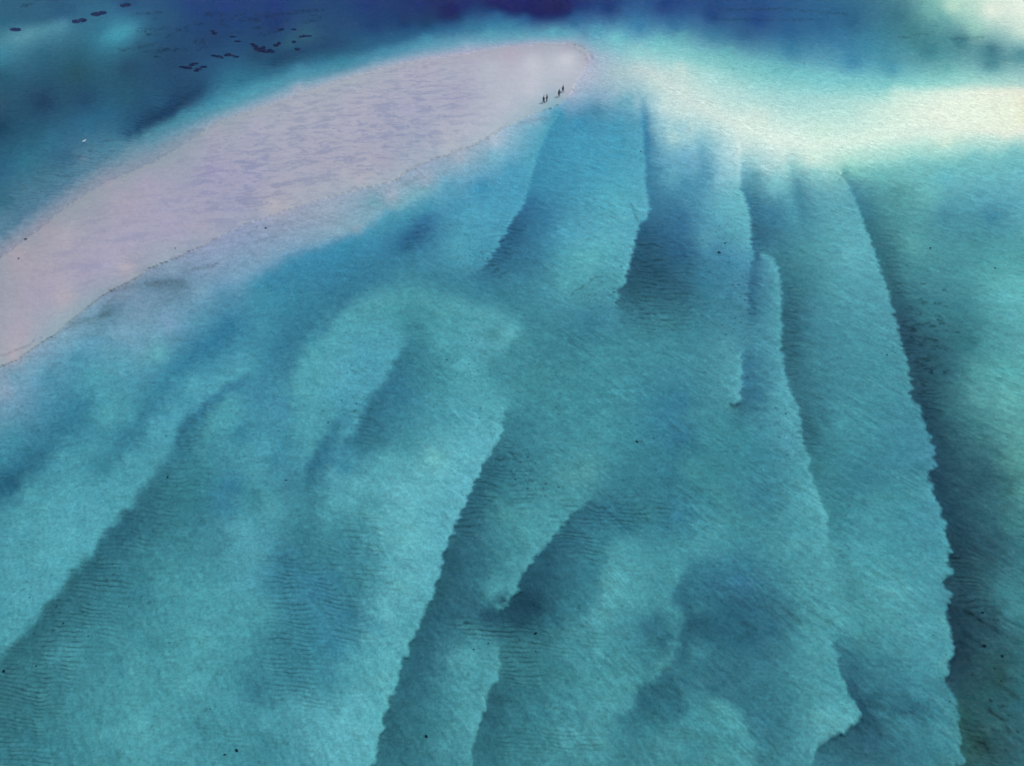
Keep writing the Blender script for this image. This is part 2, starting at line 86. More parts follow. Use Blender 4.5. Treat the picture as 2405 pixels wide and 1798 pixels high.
# soft single-colour lines (crests and hollows)
LINES = """
470 210 40 88 125;400 265 37 80 120;350 290 38 82 120;300 330 45 95 130
1002 515 58 128 165;975 550 52 118 155;952 573 50 118 155;920 600 58 135 165
705 739 60 140 170;669 812 58 135 168;620 850 62 145 172
0 1153 45 115 150;22 1124 48 118 152;72 1085 55 130 158;145 1008 60 140 168;199 954 60 142 170
542 757 55 135 175;500 800 55 136 175;452 835 58 138 175;390 880 62 145 174;343 965 62 142 166;289 1037 60 138 162;224 1092 64 146 164
1065 25 26 45 118;1040 40 30 60 122
1150 8 28 48 122;1210 22 26 42 120;1270 28 22 34 118;1322 24 20 28 112;1330 20 24 34 118
640 150 40 85 125;700 120 40 88 128;800 105 44 92 132
1182 1418 42 94 120;1240 1420 36 84 108;1262 1430 42 95 118
2050 1640 50 118 138;2030 1650 44 104 130;2075 1668 56 128 146;2110 1665 54 125 144
430 664 98 140 160;380 667 98 138 158;330 670 110 150 170
280 725 98 145 165;240 738 95 142 160;200 752 112 158 175
0 597 146 154 170;90 528 142 154 170;224 428 138 154 170;362 368 136 156 172;506 288 142 160 176;651 241 158 165 182;800 187 158 168 184;945 149 160 165 184;1089 127 165 165 186;1234 106 160 162 185;1342 101 155 165 185
0 545 88 142 162;90 470 85 140 162;224 372 85 145 165;330 315 78 150 168;430 278 75 155 172;560 232 80 165 180;700 180 80 160 178;800 158 72 152 172;900 128 75 155 178;1000 105 85 162 182;1100 95 100 165 185;1234 85 95 172 188;1342 82 95 175 190
560 195 55 135 160;700 138 46 105 138;800 122 46 108 140;900 98 46 110 148;1000 70 42 105 150;1100 68 58 130 165;1170 62 62 145 175
550 650 120 165 188;640 600 125 165 188;720 568 130 168 190;800 545 135 172 188;860 510 130 172 188;930 480 125 175 188;1000 448 118 178 190
600 672 66 150 180;660 640 64 148 180;730 606 64 150 182;800 580 62 150 180;880 540 70 155 178;950 505 72 158 178;1010 475 78 162 182
1162 812 84 168 170;1180 808 90 178 178;1194 794 92 180 180;1200 778 92 180 180;1194 765 88 176 178
0 100 75 148 165;60 80 92 160 172;100 70 78 150 165;150 54 80 150 170
240 90 62 150 170;280 80 70 166 182;310 67 68 156 174
0 50 48 115 142;80 45 50 112 142;160 35 48 106 142
944 600 62 142 168;860 655 58 136 166;779 709 60 139 166;713 774 60 138 166;670 844 63 142 170;622 892 67 149 174
909 702 80 165 172;850 720 82 168 175;822 735 82 170 178;757 809 82 172 180;713 861 82 171 179;692 927 82 170 178
909 700 80 165 172;975 702 76 162 166;1040 720 82 168 170;1127 728 84 170 174;1171 750 85 172 176
1018 657 64 142 162;1149 687 62 142 162;1205 726 64 144 158
953 744 68 152 158;960 775 64 146 157
583 992 62 145 168;562 1010 62 145 167;544 1027 66 148 168
679 1040 66 150 170;655 1066 66 150 171;631 1092 68 150 170
544 931 77 165 176;505 975 80 168 176;480 1025 74 160 170
1457 1278 78 165 168;1440 1320 84 171 171;1431 1365 85 172 172;1405 1452 82 168 169
1893 1150 84 172 174;1927 1240 84 172 174;1945 1330 82 168 170;1965 1420 78 165 166;1960 1490 79 166 167
1400 1304 64 146 158;1385 1350 62 142 156;1365 1410 62 142 153
1666 1474 48 112 136;1731 1495 50 117 141
1520 165 188 207 205;1620 235 196 216 210;1750 300 206 226 216;1880 335 212 232 220;2000 335 206 230 216;2150 310 210 230 216;2300 300 222 233 216;2405 300 236 231 212
2109 225 195 225 212;2250 220 220 234 218;2405 220 238 229 210
1700 215 176 214 208;1850 235 160 210 205;1980 245 170 214 206;2100 262 204 228 214;2250 262 230 236 219;2405 262 242 231 209
1900 378 198 224 212;1990 372 175 218 204;2140 360 160 212 200;2290 345 165 212 202;2405 335 165 208 200
2000 410 110 188 180;2140 400 112 190 186;2290 385 112 192 190;2405 378 108 190 190
1560 118 130 200 200;1700 140 118 192 190;1820 165 110 193 192;1930 185 120 200 200;2075 190 116 196 195;2190 192 135 205 198;2300 188 150 205 196;2405 195 165 205 195
"""
CS=4; GX0,GY0=-160,-80            # survey grid: cell, origin
GW,GH=(2405+320)//CS+1,(1798+200)//CS+1
def _parse(s,n=None):
    return [[list(map(float,p.split())) for p in l.split(';') if p.strip()] for l in s.strip().split('\n')]
def survey():
    W=np.zeros((GH,GW)); V=np.zeros((GH,GW,3))
    yy,xx=np.mgrid[0:GH,0:GW]
    def stamp(x,y,c,r,w=1.0):
        gx=(x-GX0)/CS; gy=(y-GY0)/CS
        x0=max(0,int(gx-r-1));x1=min(GW,int(gx+r+2));y0=max(0,int(gy-r-1));y1=min(GH,int(gy+r+2))
        if x0>=x1 or y0>=y1: return
        m=((xx[y0:y1,x0:x1]-gx)**2+(yy[y0:y1,x0:x1]-gy)**2<=r*r)*w
        W[y0:y1,x0:x1]+=m; V[y0:y1,x0:x1]+=m[...,None]*np.array(c)
    for l in _parse(PTS):
        for p in l: stamp(p[0],p[1],p[2:],2.6)
    rng=np.random.RandomState(5)
    def walk(l,step=2.5):
        out=[]
        for a,b in zip(l[:-1],l[1:]):
            a=np.array(a);b=np.array(b);n=max(1,int(np.hypot(*(b-a)[:2])/step))
            t=(b-a)[:2]; nn=np.array([-t[1],t[0]])/max(1e-6,np.hypot(*t))
            for k in range(n): out.append((a+(b-a)*k/n,nn))
        out.append((np.array(l[-1]),nn)); return out
    for l in _parse(LINES):
        for p,_ in walk(l): stamp(p[0],p[1],p[2:],1.6)
    # barriers: overwrite with the two side colours
    L=np.zeros((GH,GW));
    HARD=np.zeros((GH,GW))
    for l in _parse(EDGES):
        wt = 3 if int(l[0][0]) in (600, 796, 966, 1622, 1644, 1843, 1630) else 6
        for p,nn in walk(l,2.0):
            for s,c in ((1,p[2:5]),(-1,p[5:8])):
                # nn = left-hand normal in image coords for downward curves points to image-left
                for d in (4,7.5):
                    gx=int(round((p[0]+nn[0]*s*d-GX0)/CS)); gy=int(round((p[1]+nn[1]*s*d-GY0)/CS))
                    if 0<=gx<GW and 0<=gy<GH:
                        W[gy,gx]+=wt; V[gy,gx]+=wt*np.array(c); HARD[gy,gx]=max(HARD[gy,gx],(wt==6)*.9)
    # pyramid
    lv=[(W,V)]
    while min(lv[-1][0].shape)>4:
        w,v=lv[-1]; h,k=w.shape; w=np.pad(w,((0,h%2),(0,k%2)));v=np.pad(v,((0,h%2),(0,k%2),(0,0)))
        h,k=w.shape
        lv.append((w.reshape(h//2,2,k//2,2).sum((1,3)),v.reshape(h//2,2,k//2,2,3).sum((1,3))))
    U=None
    for w,v in reversed(lv):
        m=w>0; c=np.where(m[...,None],v/np.maximum(w,1e-9)[...,None],0)
        if U is None: U=np.ones(c.shape)*c[m].mean(0)
        else:
            h,k=w.shape; U=np.repeat(np.repeat(U,2,0),2,1)[:h,:k]
        U[m]=c[m]
        for it in range(60):
            P=np.pad(U,((1,1),(1,1),(0,0)),mode='edge')
            N=(P[:-2,1:-1]+P[2:,1:-1]+P[1:-1,:-2]+P[1:-1,2:])/4
            N[m]=c[m]; U=N
    # light smoothing away from barriers
    B=U.copy()
    for it in range(7):
        P=np.pad(B,((1,1),(1,1),(0,0)),mode='edge')
        B=(P[:-2,1:-1]+P[2:,1:-1]+P[1:-1,:-2]+P[1:-1,2:]+B)/5
    e=HARD
    for it in range(3):
        P=np.pad(e,1,mode='edge'); e=np.maximum(e,(P[:-2,1:-1]+P[2:,1:-1]+P[1:-1,:-2]+P[1:-1,2:])/3.2)
    e=np.clip(e,0,1)[...,None]
    return U*e+B*(1-e)
def bil(F,px,py):
    gx=np.clip((px-GX0)/CS,0,GW-1.001);gy=np.clip((py-GY0)/CS,0,GH-1.001)
    i=gx.astype(int);j=gy.astype(int);a=(gx-i);b=(gy-j)
    if F.ndim==3: a=a[...,None];b=b[...,None]
    return F[j,i]*(1-a)*(1-b)+F[j,i+1]*a*(1-b)+F[j+1,i]*(1-a)*b+F[j+1,i+1]*a*b
# ------------------------------------------------------------------ helpers
SP, CP = math.sin(R(PITCH)), math.cos(R(PITCH))
def ray(px, py):
    u = (px - 1202.5) / FPX; v = (py - 899.0) / FPX
    return u, CP - v * SP, -SP - v * CP
def ground(px, py, z=0.0):
    dx, dy, dz = ray(px, py); t = (z - CAM_H) / dz
    return dx * t, dy * t
def topix(X, Y, Z=0.0):
    f = Y * CP + (CAM_H - Z) * SP; up = Y * SP - (CAM_H - Z) * CP
    return 1202.5 + FPX * X / f, 899.0 - FPX * up / f
def lin(c): c = np.asarray(c) / 255.0; return np.where(c <= 0.04045, c / 12.92, ((c + 0.055) / 1.055) ** 2.4)
def tag(o, label=None, cat=None, group=None, kind=None):
    if label: o['label'] = label
    if cat: o['category'] = cat
    if group: o['group'] = group
    if kind: o['kind'] = kind
    return o
def mesh_np(name, V, Fq):
    me = bpy.data.meshes.new(name); V = np.asarray(V, np.float32); Fq = np.asarray(Fq, np.int32)
    me.vertices.add(len(V)); me.vertices.foreach_set('co', V.ravel())
    me.loops.add(Fq.size); me.loops.foreach_set('vertex_index', Fq.ravel())
    me.polygons.add(len(Fq)); k = Fq.shape[1]
    me.polygons.foreach_set('loop_start', np.arange(0, Fq.size, k, dtype=np.int32))
    me.polygons.foreach_set('use_smooth', np.ones(len(Fq), bool))
    me.update(calc_edges=True); return me
def link(name, me, mat=None, parent=None):
    o = bpy.data.objects.new(name, me); COL.objects.link(o)
    if mat: me.materials.append(mat)
    if parent: o.parent = parent
    return o
class NT:
    def __init__(s, name):
        s.m = bpy.data.materials.new(name); s.m.use_nodes = True; s.t = s.m.node_tree; s.t.nodes.clear()
        s.out = s.t.nodes.new('ShaderNodeOutputMaterial')
    def n(s, ty, ins=None, **kw):
        x = s.t.nodes.new('ShaderNode' + ty)
        for k, v in kw.items(): setattr(x, k, v)
        for k, v in (ins or {}).items():
            if hasattr(v, 'is_linked') or isinstance(v, bpy.types.NodeSocket): s.t.links.new(v, x.inputs[k])
            else: x.inputs[k].default_value = v
        return x
    def math(s, op, a, b=0.0, c=None):
        x = s.n('Math', {0: a, 1: b}, operation=op)
        if c is not None:
            if isinstance(c, bpy.types.NodeSocket): s.t.links.new(c, x.inputs[2])
            else: x.inputs[2].default_value = c
        return x.outputs[0]
    def ramp(s, v, lo, hi, a=0.0, b=1.0):
        x = s.n('MapRange', {0: v, 1: lo, 2: hi, 3: a, 4: b}, interpolation_type='SMOOTHSTEP'); return x.outputs[0]
def simple_mat(name, col, rough=0.8, var=0.15, scale=8.0):
    t = NT(name); tc = t.n('TexCoord'); nz = t.n('TexNoise', {'Vector': tc.outputs['Object'], 'Scale': scale, 'Detail': 4.0})
    mx = t.n('Mix', {0: nz.outputs[0]}, data_type='RGBA')
    mx.inputs[6].default_value = (*[c * (1 - var) for c in col], 1); mx.inputs[7].default_value = (*[min(1, c * (1 + var)) for c in col], 1)
    b = t.n('BsdfPrincipled', {'Base Color': mx.outputs[2], 'Roughness': rough}); t.t.links.new(b.outputs[0], t.out.inputs[0]); return t.m

# ------------------------------------------------------------------ seen colours of the bottom, resolved into depth and a sand colour that keeps leftover light
K = np.array([1.0, 0.46, 0.30])               # absorption of the water per metre, red green blue
E = np.array(E_RGB); R0 = np.array(R0_RGB)
SEEN = survey()
gy, gx = np.mgrid[0:GH, 0:GW]; SPX = GX0 + gx * CS; SPY = GY0 + gy * CS
SX, SY = ground(SPX, SPY)
def seg_dist(px, py, line, world=False):
    d = np.full(np.shape(px), 1e9)
    for (ax, ay), (bx, by) in zip(line[:-1], line[1:]):
        vx, vy = bx - ax, by - ay; L = vx * vx + vy * vy + 1e-9
        t = np.clip(((px - ax) * vx + (py - ay) * vy) / L, 0, 1)
        d = np.minimum(d, np.hypot(px - ax - t * vx, py - ay - t * vy))
    return d
def inside(px, py, poly):
    r = np.zeros(np.shape(px), bool); n = len(poly)
    for i in range(n):
        (x1, y1), (x2, y2) = poly[i], poly[(i + 1) % n]
        c = ((y1 > py) != (y2 > py)) & (px < (x2 - x1) * (py - y1) / ((y2 - y1) if y2 != y1 else 1e-9) + x1); r ^= c
    return r
SOUTH = [(-400, 990), (-160, 915), (0, 861), (40, 846), (72, 822), (101, 802), (140, 780), (160, 758), (217, 712), (240, 696), (268, 678), (300, 664), (322, 653), (347, 632), (380, 618),
         (416, 606), (440, 592), (470, 580), (506, 560), (560, 532), (600, 518), (669, 494), (760, 466), (860, 440), (930, 424), (955, 403), (985, 388), (1013, 375), (1035, 369),
         (1053, 363), (1080, 350), (1107, 344), (1140, 325), (1165, 311), (1190, 296), (1216, 286), (1248, 270), (1270, 262), (1299, 252), (1322, 240), (1336, 226)]
NORTH = [(1352, 196), (1372, 165), (1386, 140), (1384, 122), (1368, 108), (1342, 101), (1290, 100), (1234, 106), (1160, 114), (1089, 127), (1000, 139), (945, 149), (860, 170), (800, 187), (720, 214),
         (651, 241), (570, 266), (506, 288), (430, 340), (362, 380), (290, 411), (224, 442), (150, 488), (90, 540), (40, 576), (0, 606), (-160, 708), (-400, 850)]
SOUTH_W = [ground(*p) for p in SOUTH]; NORTH_W = [ground(*p) for p in NORTH]; POLY_W = SOUTH_W + NORTH_W
ins = inside(SX, SY, POLY_W)
dS, dN = seg_dist(SX, SY, SOUTH_W), seg_dist(SX, SY, NORTH_W); dd = np.minimum(dS, dN)
scarp_on = np.clip(1 - np.abs(SPX - 150) / 330, 0, 1) ** 0.5 + np.clip(1 - np.abs(SPX - 1130) / 200, 0, 1) ** 0.5
HI = 0.012 + 0.05 * scarp_on * (1 - np.exp(-dS / 0.5)) + 0.55 * (1 - np.exp(-dd / 9.0))
dep_sin = -ray(SPX, SPY)[2] / np.sqrt(sum(np.asarray(q) ** 2 for q in ray(SPX, SPY)))
mult = 1 / np.maximum(dep_sin, 0.15) + 1.25
gw = np.clip((150 - SEEN[..., 0]) / 60, 0, 1)[..., None] * (1 - ins[..., None]); SEEN = SEEN * (1 - gw * np.array([0.0, 0.05, 0.035]))
lo = np.clip((SPY - 550) / 150, 0, 1) * np.clip((120 - SEEN[..., 0]) / 30, 0, 1) * 0.35; SEEN[..., 2] += lo * (1.05 * SEEN[..., 1] + 4 - SEEN[..., 2])
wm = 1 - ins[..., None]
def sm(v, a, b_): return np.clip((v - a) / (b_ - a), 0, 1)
lum = SEEN[..., 1:2]; cw = wm * (1 - sm(SEEN[..., 0:1], 95, 125))                       # deepen the troughs against the crests
SEEN = SEEN * (1 - cw + cw * np.array([0.98, 0.968, 0.978]) * np.clip(lum / 158.0, .4, 1.1) ** 0.22)
pale = wm * sm(SEEN[..., 0:1], 105, 125) * (SPY > 300)[..., None] * (SPX < 1150)[..., None]; SEEN = SEEN * (1 - .05 * pale)
ex = np.clip(SEEN[..., 2] - SEEN[..., 1] - 62, 0, 99) * wm[..., 0]; SEEN[..., 2] -= .35 * ex; SEEN[..., 1] += .12 * ex; SEEN[..., 0] *= 1 - .012 * np.minimum(ex, 25)
gl_ = SEEN.mean(-1, keepdims=True) + np.array([2.0, -1.0, 5.0]); SEEN = SEEN + (1 - wm) * .30 * (gl_ - SEEN)
T = lin(np.clip(SEEN, 3, 252)); Tw = np.maximum(T - R0 * RSCALE(dep_sin)[..., None], 0.15 * T)
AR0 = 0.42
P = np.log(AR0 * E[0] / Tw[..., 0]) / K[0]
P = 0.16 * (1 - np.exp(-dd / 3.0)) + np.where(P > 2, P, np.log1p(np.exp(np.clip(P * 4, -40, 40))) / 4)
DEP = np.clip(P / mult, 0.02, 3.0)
DEP = np.minimum(DEP, 0.03 + dd * 0.25)
def smooth_np(a, n):
    for _ in range(n):
        p = np.pad(a, [(1, 1), (1, 1)] + [(0, 0)] * (a.ndim - 2), mode='edge'); a = (p[:-2, 1:-1] + p[2:, 1:-1] + p[1:-1, :-2] + p[1:-1, 2:] + 2 * a) / 6
    return a
DEP = smooth_np(DEP, 9)
gold = np.clip((SEEN[..., 0] - 150) / 60, 0, 1)[..., None] * np.array([-0.02, -0.02, 0.0])
ALB = np.clip(Tw * (1 - gold) / (E * np.exp(-K * (DEP * mult)[..., None])), 0.012, 0.88); ALBL = np.clip(lin(SEEN) / E / np.array(LAND_RATIO), .012, .88)  # submerged colour also takes up the blue scattered light this water body lacks
HZ = np.where(ins, HI, -DEP)
# directional water waves and sand bedforms: tiling height fields made from random spectra
def spectrum_tile(n, size, lo, hi, ang, spread, seed):
    rng = np.random.RandomState(seed); f = np.fft.fftfreq(n, size / n)
    fx, fy = np.meshgrid(f, f); k = np.hypot(fx, fy) + 1e-9; lam = 1 / k
    a = np.arctan2(fy, fx) - R(ang); c = np.abs(np.cos(a))
    S = np.exp(-((np.log(lam) - np.log(math.sqrt(lo * hi))) / (0.5 * math.log(hi / lo))) ** 2) * c ** spread
    h = np.fft.ifft2(np.fft.fft2(rng.randn(n, n)) * S).real; return (h / h.std()).astype(np.float32)
def tile_sample(T_, size, X, Y):
    n = T_.shape[0]; gx = (X / size * n); gy = (Y / size * n); i = np.floor(gx).astype(int); j = np.floor(gy).astype(int)
    a = (gx - i).astype(np.float32); b = (gy - j).astype(np.float32); i0, i1, j0, j1 = i % n, (i + 1) % n, j % n, (j + 1) % n
    return T_[j0, i0] * (1 - a) * (1 - b) + T_[j0, i1] * a * (1 - b) + T_[j1, i0] * (1 - a) * b + T_[j1, i1] * a * b

# ------------------------------------------------------------------ the bottom: one sheet, finer near the shore and the shallows in view
NU, NV = 1060, 700
def axis(lo, hi, n, ext):                     # dense between lo and hi, growing steps beyond
    d = np.linspace(lo, hi, n); e = np.array(ext); return np.concatenate([lo - e[::-1], d, hi + e])
pxs = axis(-260, 2665, NU, [60, 150, 300, 600, 1200, 2600, 6000, 14000])
pys = np.concatenate([[-560, -545, -520, -480, -430, -370, -300, -230, -170, -120, -90], np.linspace(-70, 1880, NV), [1950, 2050, 2250, 2600, 3300]])
PX, PY = np.meshgrid(pxs, pys)
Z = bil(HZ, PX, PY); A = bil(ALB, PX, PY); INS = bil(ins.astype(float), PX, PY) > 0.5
X0, Y0 = ground(PX, PY)
rs = np.random.RandomState(3)
fine = spectrum_tile(1024, 70.0, 0.7, 2.6, 45, 6, 11); broad = spectrum_tile(1024, 150.0, 3.0, 12.0, 60, 1, 12); grain = spectrum_tile(1024, 43.0, 0.25, 1.0, 0, 0, 13)
# irregular edges: look the survey up through a small warp that grows from the real sand's roughness
wx = tile_sample(broad, 61.0, X0, Y0); wy = tile_sample(broad, 73.0, X0 + 31, Y0 + 9); w2 = tile_sample(fine, 37.0, X0, Y0); w3 = tile_sample(grain, 17.0, X0, Y0)
sc_px = 1750 / np.hypot(Y0, CAM_H)            # pixels per metre, to give the warp its real size
wamp = np.clip(sc_px, 0, 40)
iso = spectrum_tile(1024, 90.0, 0.7, 14.0, 0, 0, 14); i1 = tile_sample(iso, 90.0, X0, Y0); i2 = tile_sample(iso, 90.0, X0 + 40, Y0 + 17)
WXP = PX + wamp * (0.12 * wx + 0.075 * i1 * np.clip(sc_px / 20, 0, 1)); WYP = PY + 0.6 * wamp * (0.12 * wy + 0.08 * i2 * np.clip(sc_px / 20, 0, 1))
shore = np.exp(-seg_dist(X0, Y0, POLY_W + POLY_W[:1]) / 3.0)
WXP = PX + (WXP - PX) * (1 - 0.85 * shore); WYP = PY + (WYP - PY) * (1 - 0.85 * shore)
vis = (PY > -80) & (PY < 1870)
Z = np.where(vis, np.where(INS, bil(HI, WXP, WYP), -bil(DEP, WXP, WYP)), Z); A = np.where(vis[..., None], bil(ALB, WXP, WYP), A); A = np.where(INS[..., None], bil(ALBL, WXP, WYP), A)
Z = np.where(INS, np.maximum(Z, 0.006), np.minimum(Z, -0.006))
land = INS & vis
FAR = np.clip((-80 - PY) / 300, 0, 1); Z = Z - 4.0 * FAR ** 1.5
X, Y = ground(PX, PY, Z)
def strokes(spec):
    m = np.zeros(X.shape)
    for x1, y1, x2, y2, r, s in spec:
        d = seg_dist(PX, PY, [(x1, y1), (x2, y2)]); m = np.maximum(m, s * np.clip(1.35 - d / r, 0, 1) ** 1.2)
    return np.clip(m, 0, 1)
RIP = strokes([(450, 1100, 270, 1330, 56, .6), (245, 1350, 70, 1650, 84, .95), (0, 1600, 60, 1770, 110, .7), (440, 1040, 480, 960, 36, .6), (300, 1250, 240, 1480, 90, .45),
    (690, 1370, 690, 1590, 85, .8), (760, 1330, 820, 1480, 70, .7), (640, 1600, 760, 1650, 50, .5), (1190, 1065, 1095, 1240, 36, 1), (1210, 1090, 1230, 1160, 50, .6), (1330, 1210, 1540, 1200, 45, .9), (1330, 1260, 1390, 1290, 45, .9),
    (1090, 1468, 1270, 1500, 36, 1), (1190, 1500, 1230, 1590, 50, 1), (1300, 1520, 1390, 1500, 45, .5), (1200, 1735, 1380, 1750, 36, .7), (845, 1250, 860, 1340, 60, .7), (1195, 545, 1165, 625, 40, .9),
    (1520, 590, 1540, 740, 62, 1), (1600, 620, 1600, 740, 50, .7), (965, 570, 985, 545, 26, .7), (2130, 770, 2190, 950, 42, 1), (2250, 1320, 2300, 1420, 44, 1), (1885, 1000, 1910, 1040, 30, .9), (1860, 680, 1860, 880, 22, .8),
    (1775, 470, 1780, 600, 22, .7), (2090, 560, 2110, 680, 20, .7), (120, 440, 420, 240, 46, .6), (40, 480, 130, 400, 40, .5), (300, 320, 580, 180, 26, .55), (620, 165, 700, 130, 16, .7), (840, 960, 860, 1030, 34, .7),
    (1760, 650, 1765, 760, 16, .8), (1930, 1480, 1990, 1600, 1, 0), (560, 1750, 480, 1700, 24, .5), (1650, 1350, 1900, 1350, 60, .3), (2270, 1700, 2340, 1770, 40, .8)])
RIP = np.maximum(RIP, .22 * np.clip((PY - 500) / 300, 0, 1) * np.clip(.6 + .6 * wy, 0, 1.3))
RIP *= np.clip(0.75 + 0.35 * wx, 0.2, 1.2)
ripphase = 2 * math.pi * (86 * np.log(np.maximum(Y0 + 0.10 * X0 + 4, 5)) + 0.40 * tile_sample(broad, 190.0, X0, Y0) + 0.11 * wx + 0.05 * i1)
WRK = np.zeros(X.shape)
def wrack(line, w, s, breakup=0.5):
    global WRK
    lx = [p[0] for p in line]; ly = [p[1] for p in line]
    x0, x1, y0, y1 = min(lx) - 30, max(lx) + 30, min(ly) - 30, max(ly) + 30
    ii = np.where((pys > y0) & (pys < y1))[0]; jj = np.where((pxs > x0) & (pxs < x1))[0]
    if not len(ii) or not len(jj): return
    s_ = np.ix_(ii, jj); d = seg_dist(PX[s_], PY[s_] + 1.6 * wy[s_] + .5 * w2[s_], line); w = max(w, 2.4)
    v = s * np.exp(-(d / w) ** 2) * np.clip(1 + breakup * (wx[s_] + 0.8 * w2[s_]), 0.0, 1.3); WRK[s_] = np.maximum(WRK[s_], v)
wrack(SOUTH[2:14], 4.5, .08, .3); wrack(SOUTH[14:19], 4, .16, .5); wrack(SOUTH[24:35], 3.0, .26, .3); wrack([(955, 434), (975, 420), (990, 410)], 5, .2)
wrack([(0, 838), (30, 826), (60, 812), (100, 792)], 2.5, .3); wrack([(150, 770), (200, 752), (255, 735)], 7, .3, .3); wrack([(260, 683), (330, 668), (420, 660)], 8, .3, .3)
wrack([(450, 634), (480, 626), (530, 618)], 4, .35); wrack([(550, 580), (620, 563), (700, 535), (800, 512)], 4, .18, .6); wrack([(620, 532), (700, 520), (800, 500), (900, 470)], 4, .14, .6)
wrack([(1216, 292), (1260, 282), (1300, 274)], 5, .22, .4); wrack([(1340, 268), (1420, 264)], 4, .15); wrack([(1330, 103), (1365, 108), (1385, 122), (1392, 136)], 2.2, .45, .6); wrack([(1345, 112), (1372, 128), (1380, 146)], 2, .3, .8)
for l, w_, s_ in (([(1690, 23), (1830, 22), (1990, 34)], 2, .45), ([(1670, 44), (1780, 47), (1930, 46)], 2, .4), ([(2110, 88), (2150, 84), (2195, 79)], 2.4, .4), ([(2218, 93), (2250, 92), (2310, 86)], 2.2, .4), ([(2310, 152), (2385, 138)], 2, .25), ([(560, 48), (640, 38), (760, 24)], 2, .5), ([(600, 36), (740, 26)], 2, .5),
                  ([(310, 35), (345, 32), (380, 29)], 3, .6), ([(50, 16), (62, 12), (75, 12)], 2, .8), ([(280, 118), (330, 112), (370, 100)], 3, .5), ([(480, 34), (530, 34)], 4, .5), ([(1335, 696), (1362, 678), (1379, 662), (1400, 652), (1424, 646)], 2.6, .4), ([(1482, 479), (1492, 505), (1502, 528)], 2.5, .5), ([(1714, 950), (1727, 956), (1740, 949)], 2.2, .6),
                  ([(1090, 1461), (1120, 1466)], 2.6, .5), ([(2268, 1432), (2295, 1452), (2318, 1470), (2345, 1480)], 6, .8), ([(2322, 1665), (2345, 1680), (2362, 1692), (2372, 1715)], 6, .8), ([(2340, 1655), (2365, 1655)], 5, .6), ([(2280, 1760), (2310, 1740), (2320, 1765)], 6, .5), ([(2070, 1655), (2100, 1668), (2140, 1674)], 5, .35), ([(2315, 1590), (2350, 1610), (2390, 1640)], 6, .4),
                  ([(1940, 1455), (1975, 1480)], 5, .35), ([(1745, 1465), (1775, 1480)], 5, .35), ([(1850, 1440), (1880, 1465)], 5, .35), ([(1840, 1380), (1800, 1420)], 1, 0)): wrack(l, w_, s_, .5)
for _ in range(140):                            # drifted weed lying in rows on the deeper flat behind the bar
    x, y = rs.uniform(330, 830), rs.uniform(35, 190)
    if y > 215 - 0.2 * x or y > 150: continue
    a = rs.uniform(3, 13); wrack([(x - a, y + rs.uniform(-2, 3)), (x, y), (x + a, y + rs.uniform(-3, 2))], rs.uniform(1.2, 2.6), rs.uniform(.3, .8), .8)
for _ in range(60):                            # small weed tufts caught in the ripple field on the right
    x, y = rs.normal(2190, 32), rs.normal(800, 60); a = rs.uniform(2, 8); wrack([(x - a, y), (x + a, y + rs.uniform(-1, 3))], rs.uniform(1.2, 2.2), rs.uniform(.4, .8), .3)
SPK = strokes([(1430, 700, 1440, 640, 70, 1), (1470, 740, 1440, 700, 40, .9), (1000, 850, 1080, 860, 80, .7), (850, 800, 840, 940, 60, .6), (1700, 560, 1740, 760, 45, .8), (1840, 950, 1870, 1050, 40, .8), (1150, 980, 1160, 1010, 30, 1), (1220, 1090, 1260, 1160, 45, .9),
    (1640, 500, 1700, 640, 60, .5), (1380, 500, 1440, 620, 60, .5), (1100, 540, 1120, 620, 50, .7), (2090, 600, 2120, 900, 50, .5), (300, 1400, 60, 1450, 60, .4), (500, 1720, 560, 1770, 60, .5), (920, 1370, 950, 1420, 20, .7), (2330, 1560, 2360, 1700, 60, .7), (1690, 700, 1740, 880, 50, .5), (780, 980, 830, 940, 34, .9)])
MOT = strokes([(560, 420, 1000, 250, 150, 1), (860, 400, 930, 260, 90, 1), (200, 600, 500, 480, 120, .45), (650, 280, 850, 220, 70, .8)]) * land
# bedforms and ripples as real relief
nr = np.clip(1.3 - np.hypot(Y0, CAM_H) / 150, 0, 1); relief = 0.022 * w2 * (.3 + .7 * nr) + 0.012 * w3 * nr + 0.025 * wx
Z = np.where(land, Z + 0.006 * w3 * (1 - shore) + 0.01 * wx * (1 - shore), Z + np.minimum(0.5, -Z * 1.2) * relief * vis)
Z = Z + 0.012 * RIP * np.cos(ripphase) * (~land)
Z = np.where(INS, np.maximum(Z, 0.004), np.minimum(Z, -0.004))
nv, nu = X.shape; idx = np.arange(nv * nu).reshape(nv, nu)
quads = np.stack([idx[1:, :-1], idx[1:, 1:], idx[:-1, 1:], idx[:-1, :-1]], -1)
landq = (land[1:, :-1] & land[1:, 1:] & land[:-1, 1:] & land[:-1, :-1])
def sheet(name, q):
    used = np.unique(q); remap = np.full(nv * nu, -1, np.int32); remap[used] = np.arange(len(used))
    V = np.stack([X.ravel()[used], Y.ravel()[used], Z.ravel()[used]], -1); me = mesh_np(name, V, remap[q])
    ca = me.attributes.new('lit_sand_colour', 'FLOAT_COLOR', 'POINT'); c = np.ones((len(used), 4), np.float32); c[:, :3] = A.reshape(-1, 3)[used]; ca.data.foreach_set('color', c.ravel())
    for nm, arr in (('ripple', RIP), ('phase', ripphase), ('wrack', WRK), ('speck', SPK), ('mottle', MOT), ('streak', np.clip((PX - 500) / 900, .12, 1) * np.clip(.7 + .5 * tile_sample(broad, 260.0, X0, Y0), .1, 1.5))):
        a = me.attributes.new(nm, 'FLOAT', 'POINT'); a.data.foreach_set('value', arr.ravel()[used].astype(np.float32))
    return me
